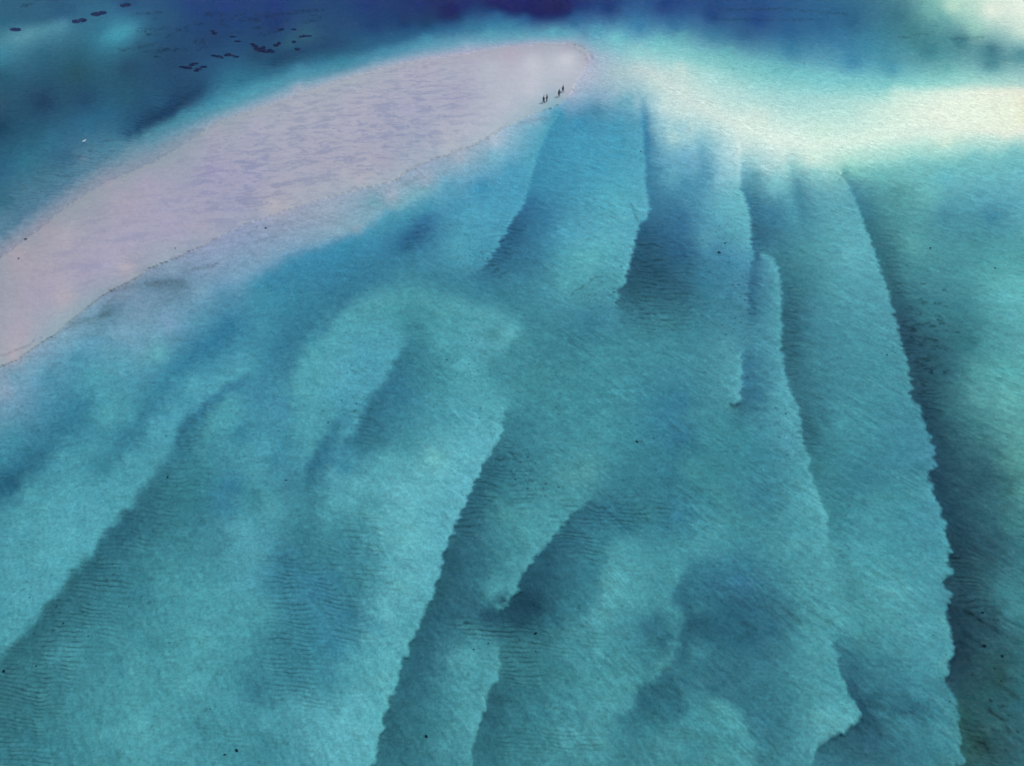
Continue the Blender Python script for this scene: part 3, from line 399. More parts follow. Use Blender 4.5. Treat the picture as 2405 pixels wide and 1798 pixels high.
def sand_mat(name, dry):
    t = NT(name); pos = t.n('NewGeometry').outputs['Position']
    col = t.n('Attribute', attribute_name='lit_sand_colour').outputs['Color']
    att = lambda n_: t.n('Attribute', attribute_name=n_).outputs['Fac']
    def noise(sc, det=4.0, rough=.55, off=(0, 0, 0), s=(1, 1, 1), rot=0.0, dist=0.0):
        mp = t.n('Mapping', {'Vector': pos, 'Location': off, 'Rotation': (0, 0, rot)}); mp = t.n('Mapping', {'Vector': mp.outputs[0], 'Scale': s})
        return t.n('TexNoise', {'Vector': mp.outputs[0], 'Scale': sc, 'Detail': det, 'Roughness': rough, 'Distortion': dist}).outputs[0]
    f = t.math('MULTIPLY_ADD', noise(0.35, 3), 0.14, 0.93)                       # broad tone of the sand
    f = t.math('MULTIPLY', f, t.math('MULTIPLY_ADD', noise(2.2, 6, .75), 0.46, 0.77))
    if not dry:
        st = noise(1.0, 4, .62, s=(0.38, 1.5, 1), rot=R(50), dist=.5)            # light and dark of surface wavelets, painted into the bed colour
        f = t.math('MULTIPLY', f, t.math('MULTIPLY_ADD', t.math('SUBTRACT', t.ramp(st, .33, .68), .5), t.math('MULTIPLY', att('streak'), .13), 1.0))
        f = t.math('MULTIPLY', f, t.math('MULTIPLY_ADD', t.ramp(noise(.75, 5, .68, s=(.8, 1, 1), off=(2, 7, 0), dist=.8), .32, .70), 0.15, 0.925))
        st2 = noise(2.1, 3, .6, s=(.30, 1.4, 1), rot=R(52), dist=.35, off=(4, 1, 0)); f = t.math('MULTIPLY', f, t.math('MULTIPLY_ADD', t.math('SUBTRACT', t.ramp(st2, .54, .64), t.ramp(st2, .44, .34)), t.math('MULTIPLY', att('streak'), .13), 1.0))  # thin bright wave crests and dark flanks painted onto the sand
        f = t.math('MULTIPLY', f, t.math('MULTIPLY_ADD', t.ramp(noise(2.9, 3, .55, off=(1, 5, 0)), .40, .60), .11, .945))
        f = t.math('MULTIPLY', f, t.math('MULTIPLY_ADD', t.ramp(noise(1.35, 4, .6, s=(.75, 1, 1), off=(9, 5, 0)), .40, .60), .09, .955))
        f = t.math('MULTIPLY', f, t.math('MULTIPLY_ADD', noise(5.5, 5, .75, off=(8, 8, 0)), .85, .575))
        f = t.math('MULTIPLY', f, t.math('MULTIPLY_ADD', t.ramp(noise(1.5, 3, .6, s=(.7, 1, 1), off=(6, 2, 0)), .55, .72), -.10, 1.02))
        ln = t.math('SINE', att('phase'))
        br = t.ramp(noise(1.3, 3, .6, s=(.5, 1, 1), off=(7, 3, 0)), 0.30, .50)
        ln = t.math('MULTIPLY', t.ramp(ln, -.25, .95), t.math('MULTIPLY', br, att('ripple')))
        f = t.math('MULTIPLY', f, t.math('MULTIPLY_ADD', ln, -0.40, 1.0))
        vo = t.n('TexVoronoi', {'Vector': pos, 'Scale': 1.15}, feature='F1'); vs = t.math('MULTIPLY_ADD', t.math('SUBTRACT', t.n('SeparateColor', {0: vo.outputs['Color']}).outputs[0], .45), .42, 0.0)
        sp = t.math('MULTIPLY', t.ramp(t.math('SUBTRACT', vs, vo.outputs['Distance']), -.04, .04), t.math('MULTIPLY_ADD', att('speck'), .5, .16))
        f = t.math('MULTIPLY', f, t.math('SUBTRACT', 1.0, sp))
        sb = t.math('MULTIPLY', t.ramp(noise(1.6, 4, .7, off=(3, 9, 0), dist=1.0), .5, .7), att('speck'))
        f = t.math('MULTIPLY', f, t.math('MULTIPLY_ADD', sb, -0.34, 1.0))
    wr = t.math('MULTIPLY', att('wrack'), t.ramp(noise(2.4, 4, .7, off=(11, 2, 0)), .25, .55, .35, 1.0))
    f = t.math('MULTIPLY', f, t.math('MULTIPLY_ADD', wr, -0.80, 1.0))
    mv = t.n('VectorMath', {0: col}, operation='SCALE'); t.t.links.new(f, mv.inputs['Scale']); c = mv.outputs[0]
    if dry:
        mo = t.ramp(noise(0.42, 6, .72, s=(.6, 1, 1), dist=.4, rot=R(-12)), .49, .58)
        mo2 = t.ramp(noise(0.8, 4, .6, s=(.6, 1, 1), off=(5, 5, 0)), .48, .66)
        mm = t.math('MULTIPLY', t.math('MAXIMUM', mo, t.math('MULTIPLY', mo2, .6)), t.math('MULTIPLY_ADD', att('mottle'), .85, .10))
        mx = t.n('Mix', {0: mm, 6: c}, data_type='RGBA', blend_type='MULTIPLY'); mx.inputs[7].default_value = (.73, .78, .89, 1); c = mx.outputs[2]
    bh = t.math('MULTIPLY_ADD', noise(7, 5, .7), .35, t.math('MULTIPLY', noise(1.4, 5, .6, s=(.6, 1, 1)), .8))
    bp = t.n('Bump', {'Height': bh, 'Distance': .13 if dry else .20, 'Strength': .8})
    b = t.n('BsdfPrincipled', {'Base Color': c, 'Roughness': .9 if not dry else .75, 'Normal': bp.outputs[0]})
    b.inputs['Specular IOR Level'].default_value = .15
    t.t.links.new(b.outputs[0], t.out.inputs[0]); return t.m
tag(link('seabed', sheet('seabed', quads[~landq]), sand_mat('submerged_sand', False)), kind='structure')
tag(link('sandbar', sheet('sandbar', quads[landq]), sand_mat('sandbar_sand', True)), kind='structure')

# ------------------------------------------------------------------ the water: waved surface over an absorbing body
NU2, NV2 = 900, 640
qx = axis(-200, 2605, NU2, [60, 150, 300, 600, 1200, 2600, 6000, 14000])
qy = np.concatenate([[-560, -545, -520, -480, -430, -370, -300, -230, -170, -120, -90], np.linspace(-70, 1850, NV2), [1950, 2050, 2250, 2600, 3300]])
QX, QY = np.meshgrid(qx, qy); WX, WY = ground(QX, QY)
wave = spectrum_tile(1024, 80.0, 0.6, 1.8, 45, 6, 21); wave2 = spectrum_tile(1024, 120.0, 1.4, 3.8, 38, 5, 22); chop = spectrum_tile(1024, 50.0, 0.35, 0.9, 60, 3, 23)
gust = np.clip(0.7 + 0.45 * tile_sample(broad, 210.0, WX, WY), 0.15, 1.5)
isl = seg_dist(WX, WY, POLY_W + POLY_W[:1]); calm = np.clip(isl / 10.0, 0.08, 1)
warp = 2.2 * tile_sample(broad, 333.0, WX, WY)
lee = np.clip((QX - 250) / 900, 0.35, 1)
near = np.clip((np.hypot(WY, CAM_H) - 55) / 130, 0, 1)
wave3 = spectrum_tile(1024, 170.0, 2.8, 6.0, 28, 8, 24)
hw = gust * calm * lee * (WAVE_A * tile_sample(wave, 80.0, WX + warp, WY - warp) * np.clip(1.25 - near, 0, 1) + WAVE_B * tile_sample(wave2, 120.0, WX - warp, WY) * (.55 + .5 * near) + .8 * WAVE_B * near ** 2 * tile_sample(wave3, 170.0, WX - warp, WY)) + calm * 0.006 * np.clip(1 - near * 1.4, 0, 1) * tile_sample(chop, 50.0, WX, WY)
hw = np.where((QY > -75) & (QY < 1860), hw, 0); hw = np.sign(hw) * np.minimum(np.abs(hw), .11)
mh = bil(HZ, QX, QY); hw *= np.clip(-mh / .35, .12, 1); hw = np.where(mh < 0, np.maximum(hw, mh * 0.6), np.minimum(hw, 0.0))
nv2, nu2 = QX.shape; id2 = np.arange(nv2 * nu2).reshape(nv2, nu2)
q2 = np.stack([id2[1:, :-1], id2[1:, 1:], id2[:-1, 1:], id2[:-1, :-1]], -1).reshape(-1, 4)
V2 = np.stack([WX, WY, hw], -1).reshape(-1, 3)
# sides and floor close the body of water far outside the view
ring = np.concatenate([id2[0, :-1], id2[:-1, -1], id2[-1, :0:-1], id2[:0:-1, 0]])
low = V2[ring].copy(); low[:, 2] = -12; nb = len(V2); k = len(ring)
V2 = np.concatenate([V2, low]); side = np.stack([ring, np.roll(ring, -1), nb + (np.arange(k) + 1) % k, nb + np.arange(k)], -1)
wme = mesh_np('sea_water', V2, np.concatenate([q2, side]))
cb = bmesh.new(); cb.from_mesh(wme); cb.verts.ensure_lookup_table(); cb.faces.new([cb.verts[nb + i] for i in range(k)]); cb.to_mesh(wme); cb.free()
t = NT('sea_water'); pos = t.n('NewGeometry').outputs['Position']
nz = t.n('TexNoise', {'Vector': t.n('Mapping', {'Vector': t.n('Mapping', {'Vector': pos, 'Rotation': (0, 0, R(48))}).outputs[0], 'Scale': (.45, 1.5, 1)}).outputs[0], 'Scale': 2.6, 'Detail': 5.0, 'Roughness': .6})
bp = t.n('Bump', {'Height': nz.outputs[0], 'Distance': .16, 'Strength': 1.0})
fr = t.n('Fresnel', {'IOR': 1.33, 'Normal': bp.outputs[0]}); fac = t.math('MULTIPLY', fr.outputs[0], REFL)
tr = t.n('BsdfTransparent'); gl = t.n('BsdfGlossy', {'Roughness': .12, 'Normal': bp.outputs[0]})
ms = t.n('MixShader', {0: fac, 1: tr.outputs[0], 2: gl.outputs[0]}); t.t.links.new(ms.outputs[0], t.out.inputs['Surface'])
va = t.n('VolumeAbsorption', {'Density': float(K[0])}); va.inputs['Color'].default_value = (0.0, 1 - K[1] / K[0], 1 - K[2] / K[0], 1)
t.t.links.new(va.outputs[0], t.out.inputs['Volume'])
tag(link('sea_water', wme, t.m), kind='structure')
# ------------------------------------------------------------------ weed patches and clumps on the bottom
def hz(px, py): return float(bil(HZ, np.array([float(px)]), np.array([float(py)]))[0])
def at(px, py, lift=0.0):
    z = hz(px, py); z = max(z, 0.0) if z > 0 else z
    x, y = ground(px, py, z); return Vector((x, y, z + lift))
weed_m = simple_mat('dark_weed', (.004, .008, .10), .95, .4, 1.5)
def weed(blobs, label, group, name='weed_patch', cat='weed patch', seed=0):
    """blobs: (px, py, half width, half height) in photo units, joined into one low tangled mat lying on the bottom"""
    rn = np.random.RandomState(seed); c = at(*blobs[0][:2]); cx = np.mean([b[0] for b in blobs]); cy = np.mean([b[1] for b in blobs]); c = at(cx, cy)
    x0 = min(b[0] - b[2] for b in blobs) - 4; x1 = max(b[0] + b[2] for b in blobs) + 4; y0 = min(b[1] - b[3] for b in blobs) - 3; y1 = max(b[1] + b[3] for b in blobs) + 3
    nx, ny = max(10, int((x1 - x0) / 1.0)), max(8, int((y1 - y0) / .6)); nx = min(nx, 90)
    PXg, PYg = np.meshgrid(np.linspace(x0, x1, nx), np.linspace(y1, y0, ny)); f = np.full(PXg.shape, -9.0)
    for bx, by, rx, ry in blobs: f = np.maximum(f, 1 - np.hypot((PXg - bx) / rx / 1.0, (PYg - by) / ry / 1.05))
    Xg, Yg = ground(PXg, PYg, c.z); n_ = tile_sample(grain, 9.0, Xg + seed * 7.7, Yg) * .13 + tile_sample(fine, 31.0, Xg, Yg + seed * 3.1) * .10
    h = f + n_; hh = np.clip(h, -.3, .8); Zg = np.where(hh > 0, .03 + .14 * hh ** .5 + .02 * n_, hh * .6)
    bz = bil(HZ, PXg, PYg) - c.z; V = np.stack([Xg - c.x, Yg - c.y, bz + Zg], -1)
    idg = np.arange(nx * ny).reshape(ny, nx); q = np.stack([idg[:-1, :-1], idg[:-1, 1:], idg[1:, 1:], idg[1:, :-1]], -1).reshape(-1, 4)
    keep = (hh.ravel()[q] > -.12).any(1); q = q[keep]; u = np.unique(q); rm = np.full(nx * ny, -1); rm[u] = np.arange(len(u))
    me = mesh_np(name, V.reshape(-1, 3)[u], rm[q]); o = link(name, me, weed_m); o.location = c; tag(o, label, cat, group)
G1, G2 = 'round dark weed patches on the far flat', 'ragged weed clumps on the deep flat behind the sandbar'
weed([(36, 70, 13, 4.2)], 'oval dark weed patch lying on the pale streak of sand', G1, seed=1)
weed([(178, 51, 9, 4), (194, 48, 10, 4.5)], 'two-lobed dark weed patch with a notch in its upper edge', G1, seed=2)
weed([(226, 34, 12, 4.6), (240, 31, 10, 4.4)], 'largest of the oval dark weed patches, tilted up to the right', G1, seed=3)
weed([(290, 14, 8, 3.6), (299, 12, 9, 3.6)], 'oval dark weed patch highest and farthest right in the slanting row of three', G1, seed=4)
weed([(88, -3, 12, 4)], 'dark weed patch cut by the top edge, the left one of two', G1, seed=5)
weed([(133, -3, 13, 4)], 'dark weed patch cut by the top edge, the right one of two', G1, seed=6)
weed([(430, 158, 9, 2.6), (441, 160, 11, 3), (450, 153, 6, 3), (458, 150, 9, 2), (465, 163, 9, 2.2), (478, 158, 9, 2), (461, 167, 6, 1.8)], 'forked hook-shaped dark weed clump nearest to the sandbar', G2, 'weed_clump', 'weed clump', 7)
weed([(502, 131, 7, 2), (512, 133, 9, 2.2), (521, 136, 4, 2), (531, 131, 5, 2), (536, 129, 7, 4), (546, 131, 5, 2), (554, 134, 7, 2)], 'long thin weed clump with a dark knob at its middle', G2, 'weed_clump', 'weed clump', 8)
weed([(592, 104, 6, 2.5), (599, 109, 7, 3), (604, 115, 9, 4), (614, 118, 10, 5), (619, 112, 5, 3), (626, 122, 9, 3), (634, 119, 6, 3), (640, 122, 6, 2.5)], 'biggest ragged weed clump with a tail curling up to the left', G2, 'weed_clump', 'weed clump', 9)
weed([(648, 107, 7, 3.2), (655, 103, 5, 3.5)], 'compact dark weed clump just right of the biggest ragged one', G2, 'weed_clump', 'weed clump', 10)
weed([(503, 79, 6, 3.2), (500, 74, 5, 2)], 'small dark weed clump standing alone far out', G2, 'weed_clump', 'weed clump', 11)
weed([(546, 87, 8, 1.8)], 'thin weed sliver above another thin sliver on the flat', G2, 'weed_clump', 'weed clump', 12)
weed([(558, 98, 9, 1.8)], 'thin weed sliver below another thin sliver on the flat', G2, 'weed_clump', 'weed clump', 13)
weed([(659, 71, 6, 2.2), (663, 69, 5, 1.8)], 'small weed clump farthest out beyond the compact dark one', G2, 'weed_clump', 'weed clump', 14)
weed([(690, 70, 7, 1.8)], 'small flat weed clump at the edge of a pale patch, far out', G2, 'weed_clump', 'weed clump', 15)
weed([(707, 87, 6, 2.2), (714, 85, 5, 2), (724, 85, 9, 1.5)], 'weed clump with a thin tail lying on the pale green patch', G2, 'weed_clump', 'weed clump', 16)
weed([(690, 99, 5, 2.6)], 'dot-like weed clump right of the row of weed crumbs', G2, 'weed_clump', 'weed clump', 17)
weed([(698, 116, 6, 3)], 'faint weed clump closest to the turquoise shelf', G2, 'weed_clump', 'weed clump', 18)

# ------------------------------------------------------------------ stones and shells
stone_m = simple_mat('dark_stone', (.03, .035, .045), .8, .4, 6)
def stone(px, py, size, label, seed):
    rn = random.Random(seed); bm = bmesh.new(); bmesh.ops.create_icosphere(bm, subdivisions=2, radius=size * .66)
    ax = [(rn.uniform(-1, 1), rn.uniform(-1, 1), rn.uniform(-1, 1)) for _ in range(5)]
    sx, sy, sz = rn.uniform(1, 1.5), rn.uniform(.75, 1.1), rn.uniform(.45, .65)
    for v in bm.verts:
        d = v.co.normalized(); k = 1 + .16 * sum(math.sin(3 * d.dot(Vector(a)) + i) for i, a in enumerate(ax)) / 2
        v.co = Vector((v.co.x * sx, v.co.y * sy, v.co.z * sz)) * k
    for f in bm.faces: f.smooth = True
    me = bpy.data.meshes.new('stone'); bm.to_mesh(me); bm.free(); o = link('stone', me, stone_m)
    o.location = at(px, py, size * .18); o.rotation_euler = (0, 0, rn.uniform(0, 3)); tag(o, label, 'stone', 'dark stones scattered over the sand')
for i, (px, py, sz, lb) in enumerate([
    (61, 562, .30, 'dark stone on the dry sandbar near its far left shore'), (44, 607, .17, 'small dark stone on the dry sandbar below and left of a larger one'),
    (412, 583, .15, 'small dark stone on the sandbar just above its broken front edge'), (624, 536, .24, 'dark stone in the ankle-deep water in front of the sandbar'),
    (1505, 356, .26, 'dark stone in clear shallow water right below the people'), (1689, 593, .30, 'dark stone beside the mottled ridge, the nearer of two'), (1703, 571, .20, 'smaller dark stone just beyond another near the mottled ridge'),
    (2185, 583, .26, 'dark stone alone on the pale green bottom to the right of the long ridge'), (2337, 630, .22, 'dark stone at the right, on the bright shallow bottom'),
    (1496, 1037, .20, 'dark stone on the smooth deep bottom in the middle of the photo'), (394, 1120, .13, 'dark stone lying just off the left slope among ripples'),
    (672, 1127, .14, 'dark stone beside the short blue hollow, left of centre'), (148, 1464, .13, 'dark stone among the strong ripples in the lower left'), (9, 1575, .17, 'dark stone at the left edge, largest of the lower left'),
    (85, 1563, .11, 'small dark stone next to the one at the left edge'), (556, 1761, .15, 'dark stone at the bottom edge, left of the long bright bar'), (528, 1771, .10, 'small dark stone at the bottom edge left of a larger one'),
    (1001, 1728, .14, 'dark stone alone on the dark bottom just right of the bright bar'), (1258, 1487, .15, 'dark stone among ripples under the darkest hollow'), (1113, 1524, .10, 'small dark stone beside the ripples below the pale blob'),
    (2307, 1438, .17, 'dark stone above the curved weed strand in the lower right'), (2312, 1516, .18, 'dark stone below the curved weed strand in the lower right'), (2354, 1540, .16, 'dark stone with a pale fleck beside it near the right edge'),
    (2083, 833, .16, 'dark stone on the crest side of the long right-hand ridge')]): stone(px, py, sz, lb, i + 1)

# ------------------------------------------------------------------ seabird gliding low over the water
def loft(rings, cap=True):
    V = [p for r in rings for p in r]; n = len(rings[0]); F = []
    for i in range(len(rings) - 1):
        for j in range(n): F.append((i * n + j, i * n + (j + 1) % n, (i + 1) * n + (j + 1) % n, (i + 1) * n + j))
    if cap: F.append(tuple(range(n))[::-1]); F.append(tuple(range((len(rings) - 1) * n, len(rings) * n)))
    me = bpy.data.meshes.new('m'); me.from_pydata([tuple(p) for p in V], [], F); me.update()
    for p in me.polygons: p.use_smooth = True
    return me
def ell(y, rx, rz, cz=0.0, cx=0.0, n=10): return [(cx + rx * math.cos(2 * math.pi * k / n), y, cz + rz * math.sin(2 * math.pi * k / n)) for k in range(n)]
white_m = simple_mat('white_plumage', (.80, .82, .84), .7, .05); beak_m = simple_mat('beak', (.35, .16, .03), .5, .1); tip_m = simple_mat('dark_wing_tip', (.05, .05, .055), .7, .1)
bird = bpy.data.objects.new('seabird', None); COL.objects.link(bird); bz = 2.5; gxb, gyb = ground(198, 331, bz); bird.location = (gxb, gyb, bz); bird.rotation_euler = (R(4), R(-12), R(52))
tag(bird, 'small white seabird gliding low over rippled water behind the sandbar', 'bird')
link('body', loft([ell(-.20, .012, .010), ell(-.14, .035, .03), ell(-.05, .055, .052), ell(.05, .058, .055), ell(.12, .042, .040, .005), ell(.16, .034, .032, .012), ell(.20, .036, .034, .016), ell(.235, .022, .022, .014), ell(.245, .008, .008, .012)]), white_m, bird)
link('beak', loft([ell(.243, .009, .009, .012, n=6), ell(.27, .006, .007, .010, n=6), ell(.295, .001, .002, .006, n=6)]), beak_m, bird)
link('tail', loft([[(-.03, -.17, .004), (.03, -.17, .004), (.03, -.17, -.004), (-.03, -.17, -.004)], [(-.075, -.31, .003), (.075, -.31, .003), (.075, -.31, -.003), (-.075, -.31, -.003)]]), white_m, bird)
for s in (-1, 1):
    secs = [(.03, .10, -.07, .02, .012), (.18, .13, -.05, .055, .010), (.32, .10, -.04, .06, .007), (.45, .03, -.05, .04, .004)]
    rg = [[(s * x, yf, z), (s * x, (yf + yb) / 2 + .02, z + t_), (s * x, yb, z), (s * x, (yf + yb) / 2, z - t_ * .4)] for x, yf, yb, z, t_ in secs]
    w = link('wing', loft(rg), white_m, bird)
    link('wing_tip', loft([rg[-1], [(s * .55, -.075, .018), (s * .55, -.085, .020), (s * .55, -.095, .018), (s * .55, -.085, .017)]]), tip_m, w)

# ------------------------------------------------------------------ people
def skin_obj(name, verts, edges, rad, mat, parent=None, sub=1):
    me = bpy.data.meshes.new(name); me.from_pydata(verts, edges, []); o = bpy.data.objects.new(name + '_src', me); COL.objects.link(o)
    sk = o.modifiers.new('s', 'SKIN'); sk.use_smooth_shade = True
    for i, r_ in enumerate(rad): me.skin_vertices[0].data[i].radius = (r_, r_) if not isinstance(r_, tuple) else r_
    me.skin_vertices[0].data[0].use_root = True
    sb = o.modifiers.new('u', 'SUBSURF'); sb.levels = sub; sb.render_levels = sub
    ev = o.evaluated_get(bpy.context.evaluated_depsgraph_get()); nm = bpy.data.meshes.new_from_object(ev); nm.name = name
    bpy.data.objects.remove(o); nm.materials.clear(); return link(name, nm, mat, parent)
def person(px, py, face, label, skin, hairc, top, legs, stride, arm_l, arm_r, long_hair=False, lean=0.0, h=1.70, skirt=False):
    root = bpy.data.objects.new('person', None); COL.objects.link(root); p = at(px, py); root.location = (p.x, p.y, p.z - .012); root.rotation_euler = (0, R(lean), R(face)); k = h / 1.72; root.scale = (k, k, k)
    tag(root, label, 'person', 'people walking along the tip of the sandbar')
    # front of the figure is -Y in its own frame
    V, Ed, Ra, ix = [], [], [], {}
    def v(n, co, r, par=None):
        ix[n] = len(V); V.append(co); Ra.append(r)
        if par is not None: Ed.append((ix[par], ix[n]))
    v('pelvis', (0, 0, .95), (.15, .11)); v('waist', (0, -.005, 1.10), (.125, .09), 'pelvis'); v('chest', (0, 0, 1.27), (.155, .105), 'waist'); v('upper', (0, .01, 1.38), (.13, .085), 'chest')
    v('neck', (0, .0, 1.47), .052, 'upper'); v('skull', (0, -.01, 1.57), (.068, .075), 'neck'); v('crown', (0, -.01, 1.655), (.066, .078), 'skull')
    for s, st, nm in ((-1, stride, 'L'), (1, -stride, 'R')):
        v('hip' + nm, (s * .085, 0, .88), .088, 'pelvis'); kn = max(0, -st) * .22
        v('knee' + nm, (s * .09, -st * .20 - kn * .3, .49), .058, 'hip' + nm); v('calf' + nm, (s * .092, -st * .29 + kn, .34), .056, 'knee' + nm)
        az = .085 + max(0, -st) * .10; v('ankle' + nm, (s * .095, -st * .42 + kn, az), .036, 'calf' + nm); v('heel' + nm, (s * .095, -st * .42 + kn + .03, az - .045), .034, 'ankle' + nm); v('toe' + nm, (s * .10, -st * .42 + kn - .15, .028 + (az - .085) * .3), .030, 'ankle' + nm)
    fing = []
    for s, arm, nm in ((-1, arm_l, 'L'), (1, arm_r, 'R')):
        out, fwd, bend = arm; v('sh' + nm, (s * .17, .01, 1.37), .055, 'upper')
        e = Vector((s * (.20 + out * .22), -fwd * .16 + .02, 1.37 - .27 * math.cos(out * .9) * math.cos(fwd * .6))); w = e + Vector((s * out * .20, -fwd * .22 - bend * .16, -.25 + .2 * out + bend * .15)).normalized() * .25
        v('el' + nm, tuple(e), .042, 'sh' + nm); v('wr' + nm, tuple(w), .028, 'el' + nm); d = (w - e).normalized(); v('palm' + nm, tuple(w + d * .075), (.040, .022), 'wr' + nm); fing.append((s, w + d * .07, d))
    body = skin_obj('body', V, Ed, Ra, skin, root, 1)
    # fingers, ears and nose belong to the body's own mesh
    bm = bmesh.new(); bm.from_mesh(body.data)
    def tube(pts, r0, r1):
        pr = None
        for i, q in enumerate(pts):
            q = Vector(q); dr = (Vector(pts[min(i + 1, len(pts) - 1)]) - Vector(pts[max(i - 1, 0)])).normalized(); a = dr.orthogonal().normalized(); b_ = dr.cross(a); rr = r0 + (r1 - r0) * i / (len(pts) - 1)
            ring_ = [bm.verts.new(q + (a * math.cos(2 * math.pi * m / 6) + b_ * math.sin(2 * math.pi * m / 6)) * rr) for m in range(6)]
            if pr:
                for m in range(6): bm.faces.new((pr[m], pr[(m + 1) % 6], ring_[(m + 1) % 6], ring_[m]))
            else: bm.faces.new(ring_[::-1])
            pr = ring_
        bm.faces.new(pr)
    for s, b0, d in fing:
        sd_ = Vector((0, 1, 0)) - d * d.y; sd_.normalize(); inn = Vector((-s, 0, 0)) - d * (-s * d.x); inn.normalize()
        for m, L in enumerate((.068, .078, .073, .056)):
            o_ = b0 + sd_ * (.024 * (m - 1.5) * .9); tube([o_, o_ + d * L * .5 + inn * .006, o_ + d * L * .85 + inn * .022, o_ + d * L + inn * .034], .0095, .0065)
        o_ = b0 - d * .045 - sd_ * .024; tube([o_, o_ - sd_ * .03 + d * .025, o_ - sd_ * .036 + d * .055 + inn * .01], .011, .008)
    for s in (-1, 1): tube([(s * .066, .0, 1.60), (s * .083, .012, 1.612), (s * .080, .012, 1.635)], .012, .008)
    tube([(0, -.083, 1.635), (0, -.104, 1.600), (0, -.086, 1.590)], .008, .013)
    tube([(-.022, -.082, 1.562), (0, -.090, 1.563), (.022, -.082, 1.562)], .006, .006)
    for f in bm.faces: f.smooth = True
    bm.to_mesh(body.data); bm.free()
    for s in (-1, 1):
        bm = bmesh.new(); bmesh.ops.create_uvsphere(bm, u_segments=8, v_segments=6, radius=.012); me = bpy.data.meshes.new('eye'); bm.to_mesh(me); bm.free(); e = link('eye', me, eye_m, body); e.location = (s * .027, -.076, 1.628)
    # hair
    bm = bmesh.new(); bmesh.ops.create_uvsphere(bm, u_segments=14, v_segments=10, radius=1)
    for q in bm.verts:
        low = .45 if q.co.y < -.1 else -.75
        z_ = max(q.co.z, low - .25 * max(0, q.co.y)); q.co = Vector((q.co.x * .082, q.co.y * .094 + .006, 1.645 + z_ * .085))
        if long_hair and q.co.y > .02 and q.co.z < 1.62: q.co.z -= .16; q.co.y += .012
    for f in bm.faces: f.smooth = True
    me = bpy.data.meshes.new('hair'); bm.to_mesh(me); bm.free(); link('hair', me, hairc, root)
    g = lambda n, gr: (Ra[ix[n]][0] + gr, Ra[ix[n]][1] + gr) if isinstance(Ra[ix[n]], tuple) else Ra[ix[n]] + gr
    def garment(name, chain, gr, mat):
        names = []; 
        for a_, b_ in chain:
            for n in (a_, b_):
                if n not in names: names.append(n)
        skin_obj(name, [V[ix[n]] for n in names], [(names.index(a_), names.index(b_)) for a_, b_ in chain], [g(n, gr) for n in names], mat, root, 1)
    if top: garment('shirt', [('waist', 'chest'), ('chest', 'upper'), ('upper', 'shL'), ('shL', 'elL'), ('upper', 'shR'), ('shR', 'elR'), ('elL', 'wrL'), ('elR', 'wrR')], .026, top)
    if legs: garment('trousers', [('pelvis', 'hipL'), ('hipL', 'kneeL'), ('pelvis', 'hipR'), ('hipR', 'kneeR')] + ([] if skirt else [('kneeL', 'calfL'), ('kneeR', 'calfR'), ('calfL', 'ankleL'), ('calfR', 'ankleR')]), .024, legs)
    return root
skin_a = simple_mat('tanned_skin', (.16, .08, .05), .6, .06); skin_b = simple_mat('fair_skin', (.38, .23, .17), .6, .06); hair_m = simple_mat('dark_hair', (.012, .01, .01), .5, .2)
black_m = simple_mat('black_cloth', (.010, .011, .016), .9, .2); navy_m = simple_mat('navy_cloth', (.02, .018, .07), .9, .2); grey_m = simple_mat('pale_cloth', (.42, .42, .50), .9, .1); violet_m = simple_mat('violet_cloth', (.035, .025, .12), .9, .2)
eye_m = simple_mat('eye', (.02, .02, .02), .2, 0)
person(1276.5, 242.5, -70, 'person in black clothes, front left walker of the left-hand pair', skin_a, hair_m, black_m, black_m, .40, (.15, .3, .4), (.15, -.3, .1), lean=4, h=1.62)
person(1283.5, 239.5, -60, 'person with bare midriff and dark top, beside the walker in black', skin_b, hair_m, navy_m, navy_m, -.35, (.2, -.3, .2), (.5, .2, .1), True, lean=5, h=1.66)
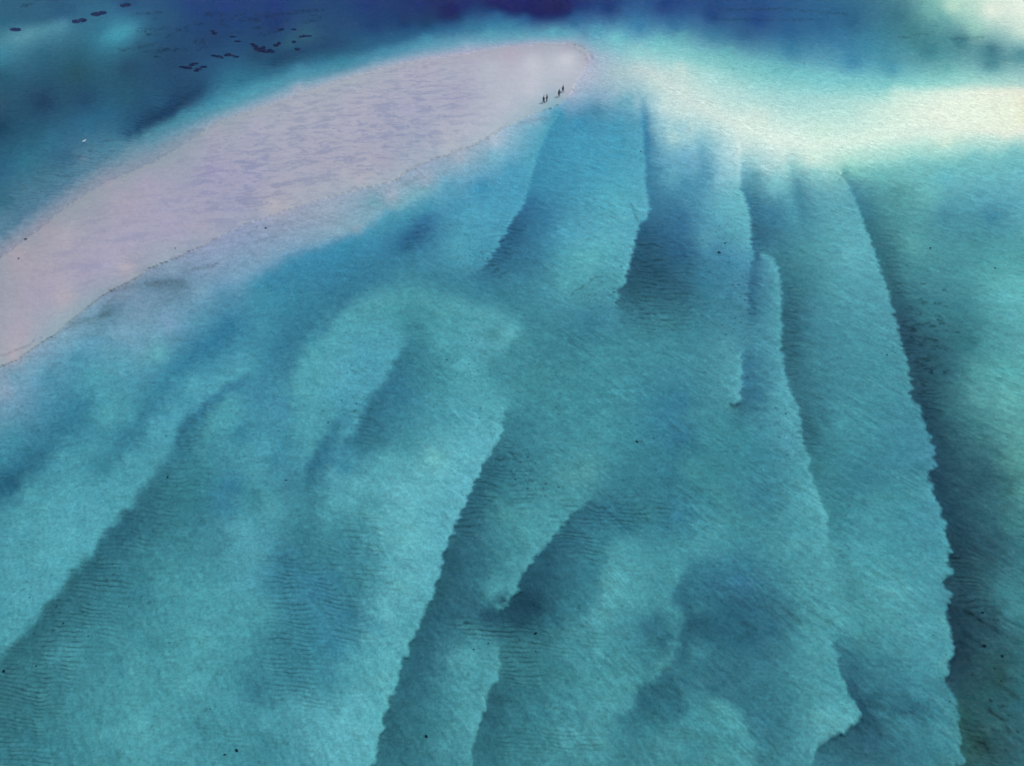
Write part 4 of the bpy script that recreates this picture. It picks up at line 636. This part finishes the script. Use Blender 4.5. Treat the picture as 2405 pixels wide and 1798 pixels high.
person(1312.5, 228.3, -50, 'person in black with one arm held out towards the water', skin_a, hair_m, black_m, black_m, .35, (.1, .2, .2), (1.15, .3, .1), lean=4, h=1.70)
person(1321.5, 217.8, -75, 'person in black top and violet trousers, farthest walker at the water edge', skin_a, hair_m, black_m, violet_m, .45, (.1, .3, .3), (.1, -.3, .1), True, lean=7, h=1.64)

# ------------------------------------------------------------------ crumbs of shell and weed strewn over the shallows (uncountable)
rn = np.random.RandomState(9); V, F = [], []
for a_, b_, n_, sx_, sy_ in ((1440, 690, 90, 45, 40), (1720, 700, 90, 30, 90), (1860, 980, 60, 22, 50), (1080, 850, 60, 45, 30), (2190, 810, 70, 35, 55), (1240, 1120, 60, 40, 35), (840, 900, 60, 22, 60), (300, 1330, 50, 60, 60), (120, 1450, 60, 60, 60), (1100, 1200, 50, 20, 60), (2280, 1600, 60, 50, 80), (1200, 1500, 50, 60, 40), (1300, 1050, 50, 200, 120), (600, 1000, 60, 200, 120), (1700, 1200, 60, 250, 250), (500, 1600, 70, 300, 120), (600, 95, 120, 120, 30)):
    for _ in range(int(n_ * .25)):
        px, py = rn.normal(a_, sx_), rn.normal(b_, sy_)
        if not (-40 < px < 2440 and 20 < py < 1840) or hz(px, py) > -.03: continue
        p = at(px, py); s = rn.uniform(.015, .04) * (1 + 1.2 * min(1, p.y / 120)); an = rn.uniform(-.5, .5); l = rn.uniform(1, 2.6); i0 = len(V)
        for dx, dy in ((-l, 0), (0, -.8), (l, 0), (0, .8)): V.append((p.x + s * (dx * math.cos(an) - dy * math.sin(an)), p.y + s * (dx * math.sin(an) + dy * math.cos(an)), p.z + .0))
        V.append((p.x, p.y, p.z + s * .9 + .03)); F += [(i0, i0 + 1, i0 + 4), (i0 + 1, i0 + 2, i0 + 4), (i0 + 2, i0 + 3, i0 + 4), (i0 + 3, i0, i0 + 4)]
crumb_m = simple_mat('dark_crumbs', (.09, .10, .10), .9, .4, 4); me = bpy.data.meshes.new('shell_crumbs'); me.from_pydata(V, [], F); me.update()
tag(link('shell_crumbs', me, crumb_m), 'dark crumbs of shell and weed strewn over the sand under water', 'debris', kind='stuff')
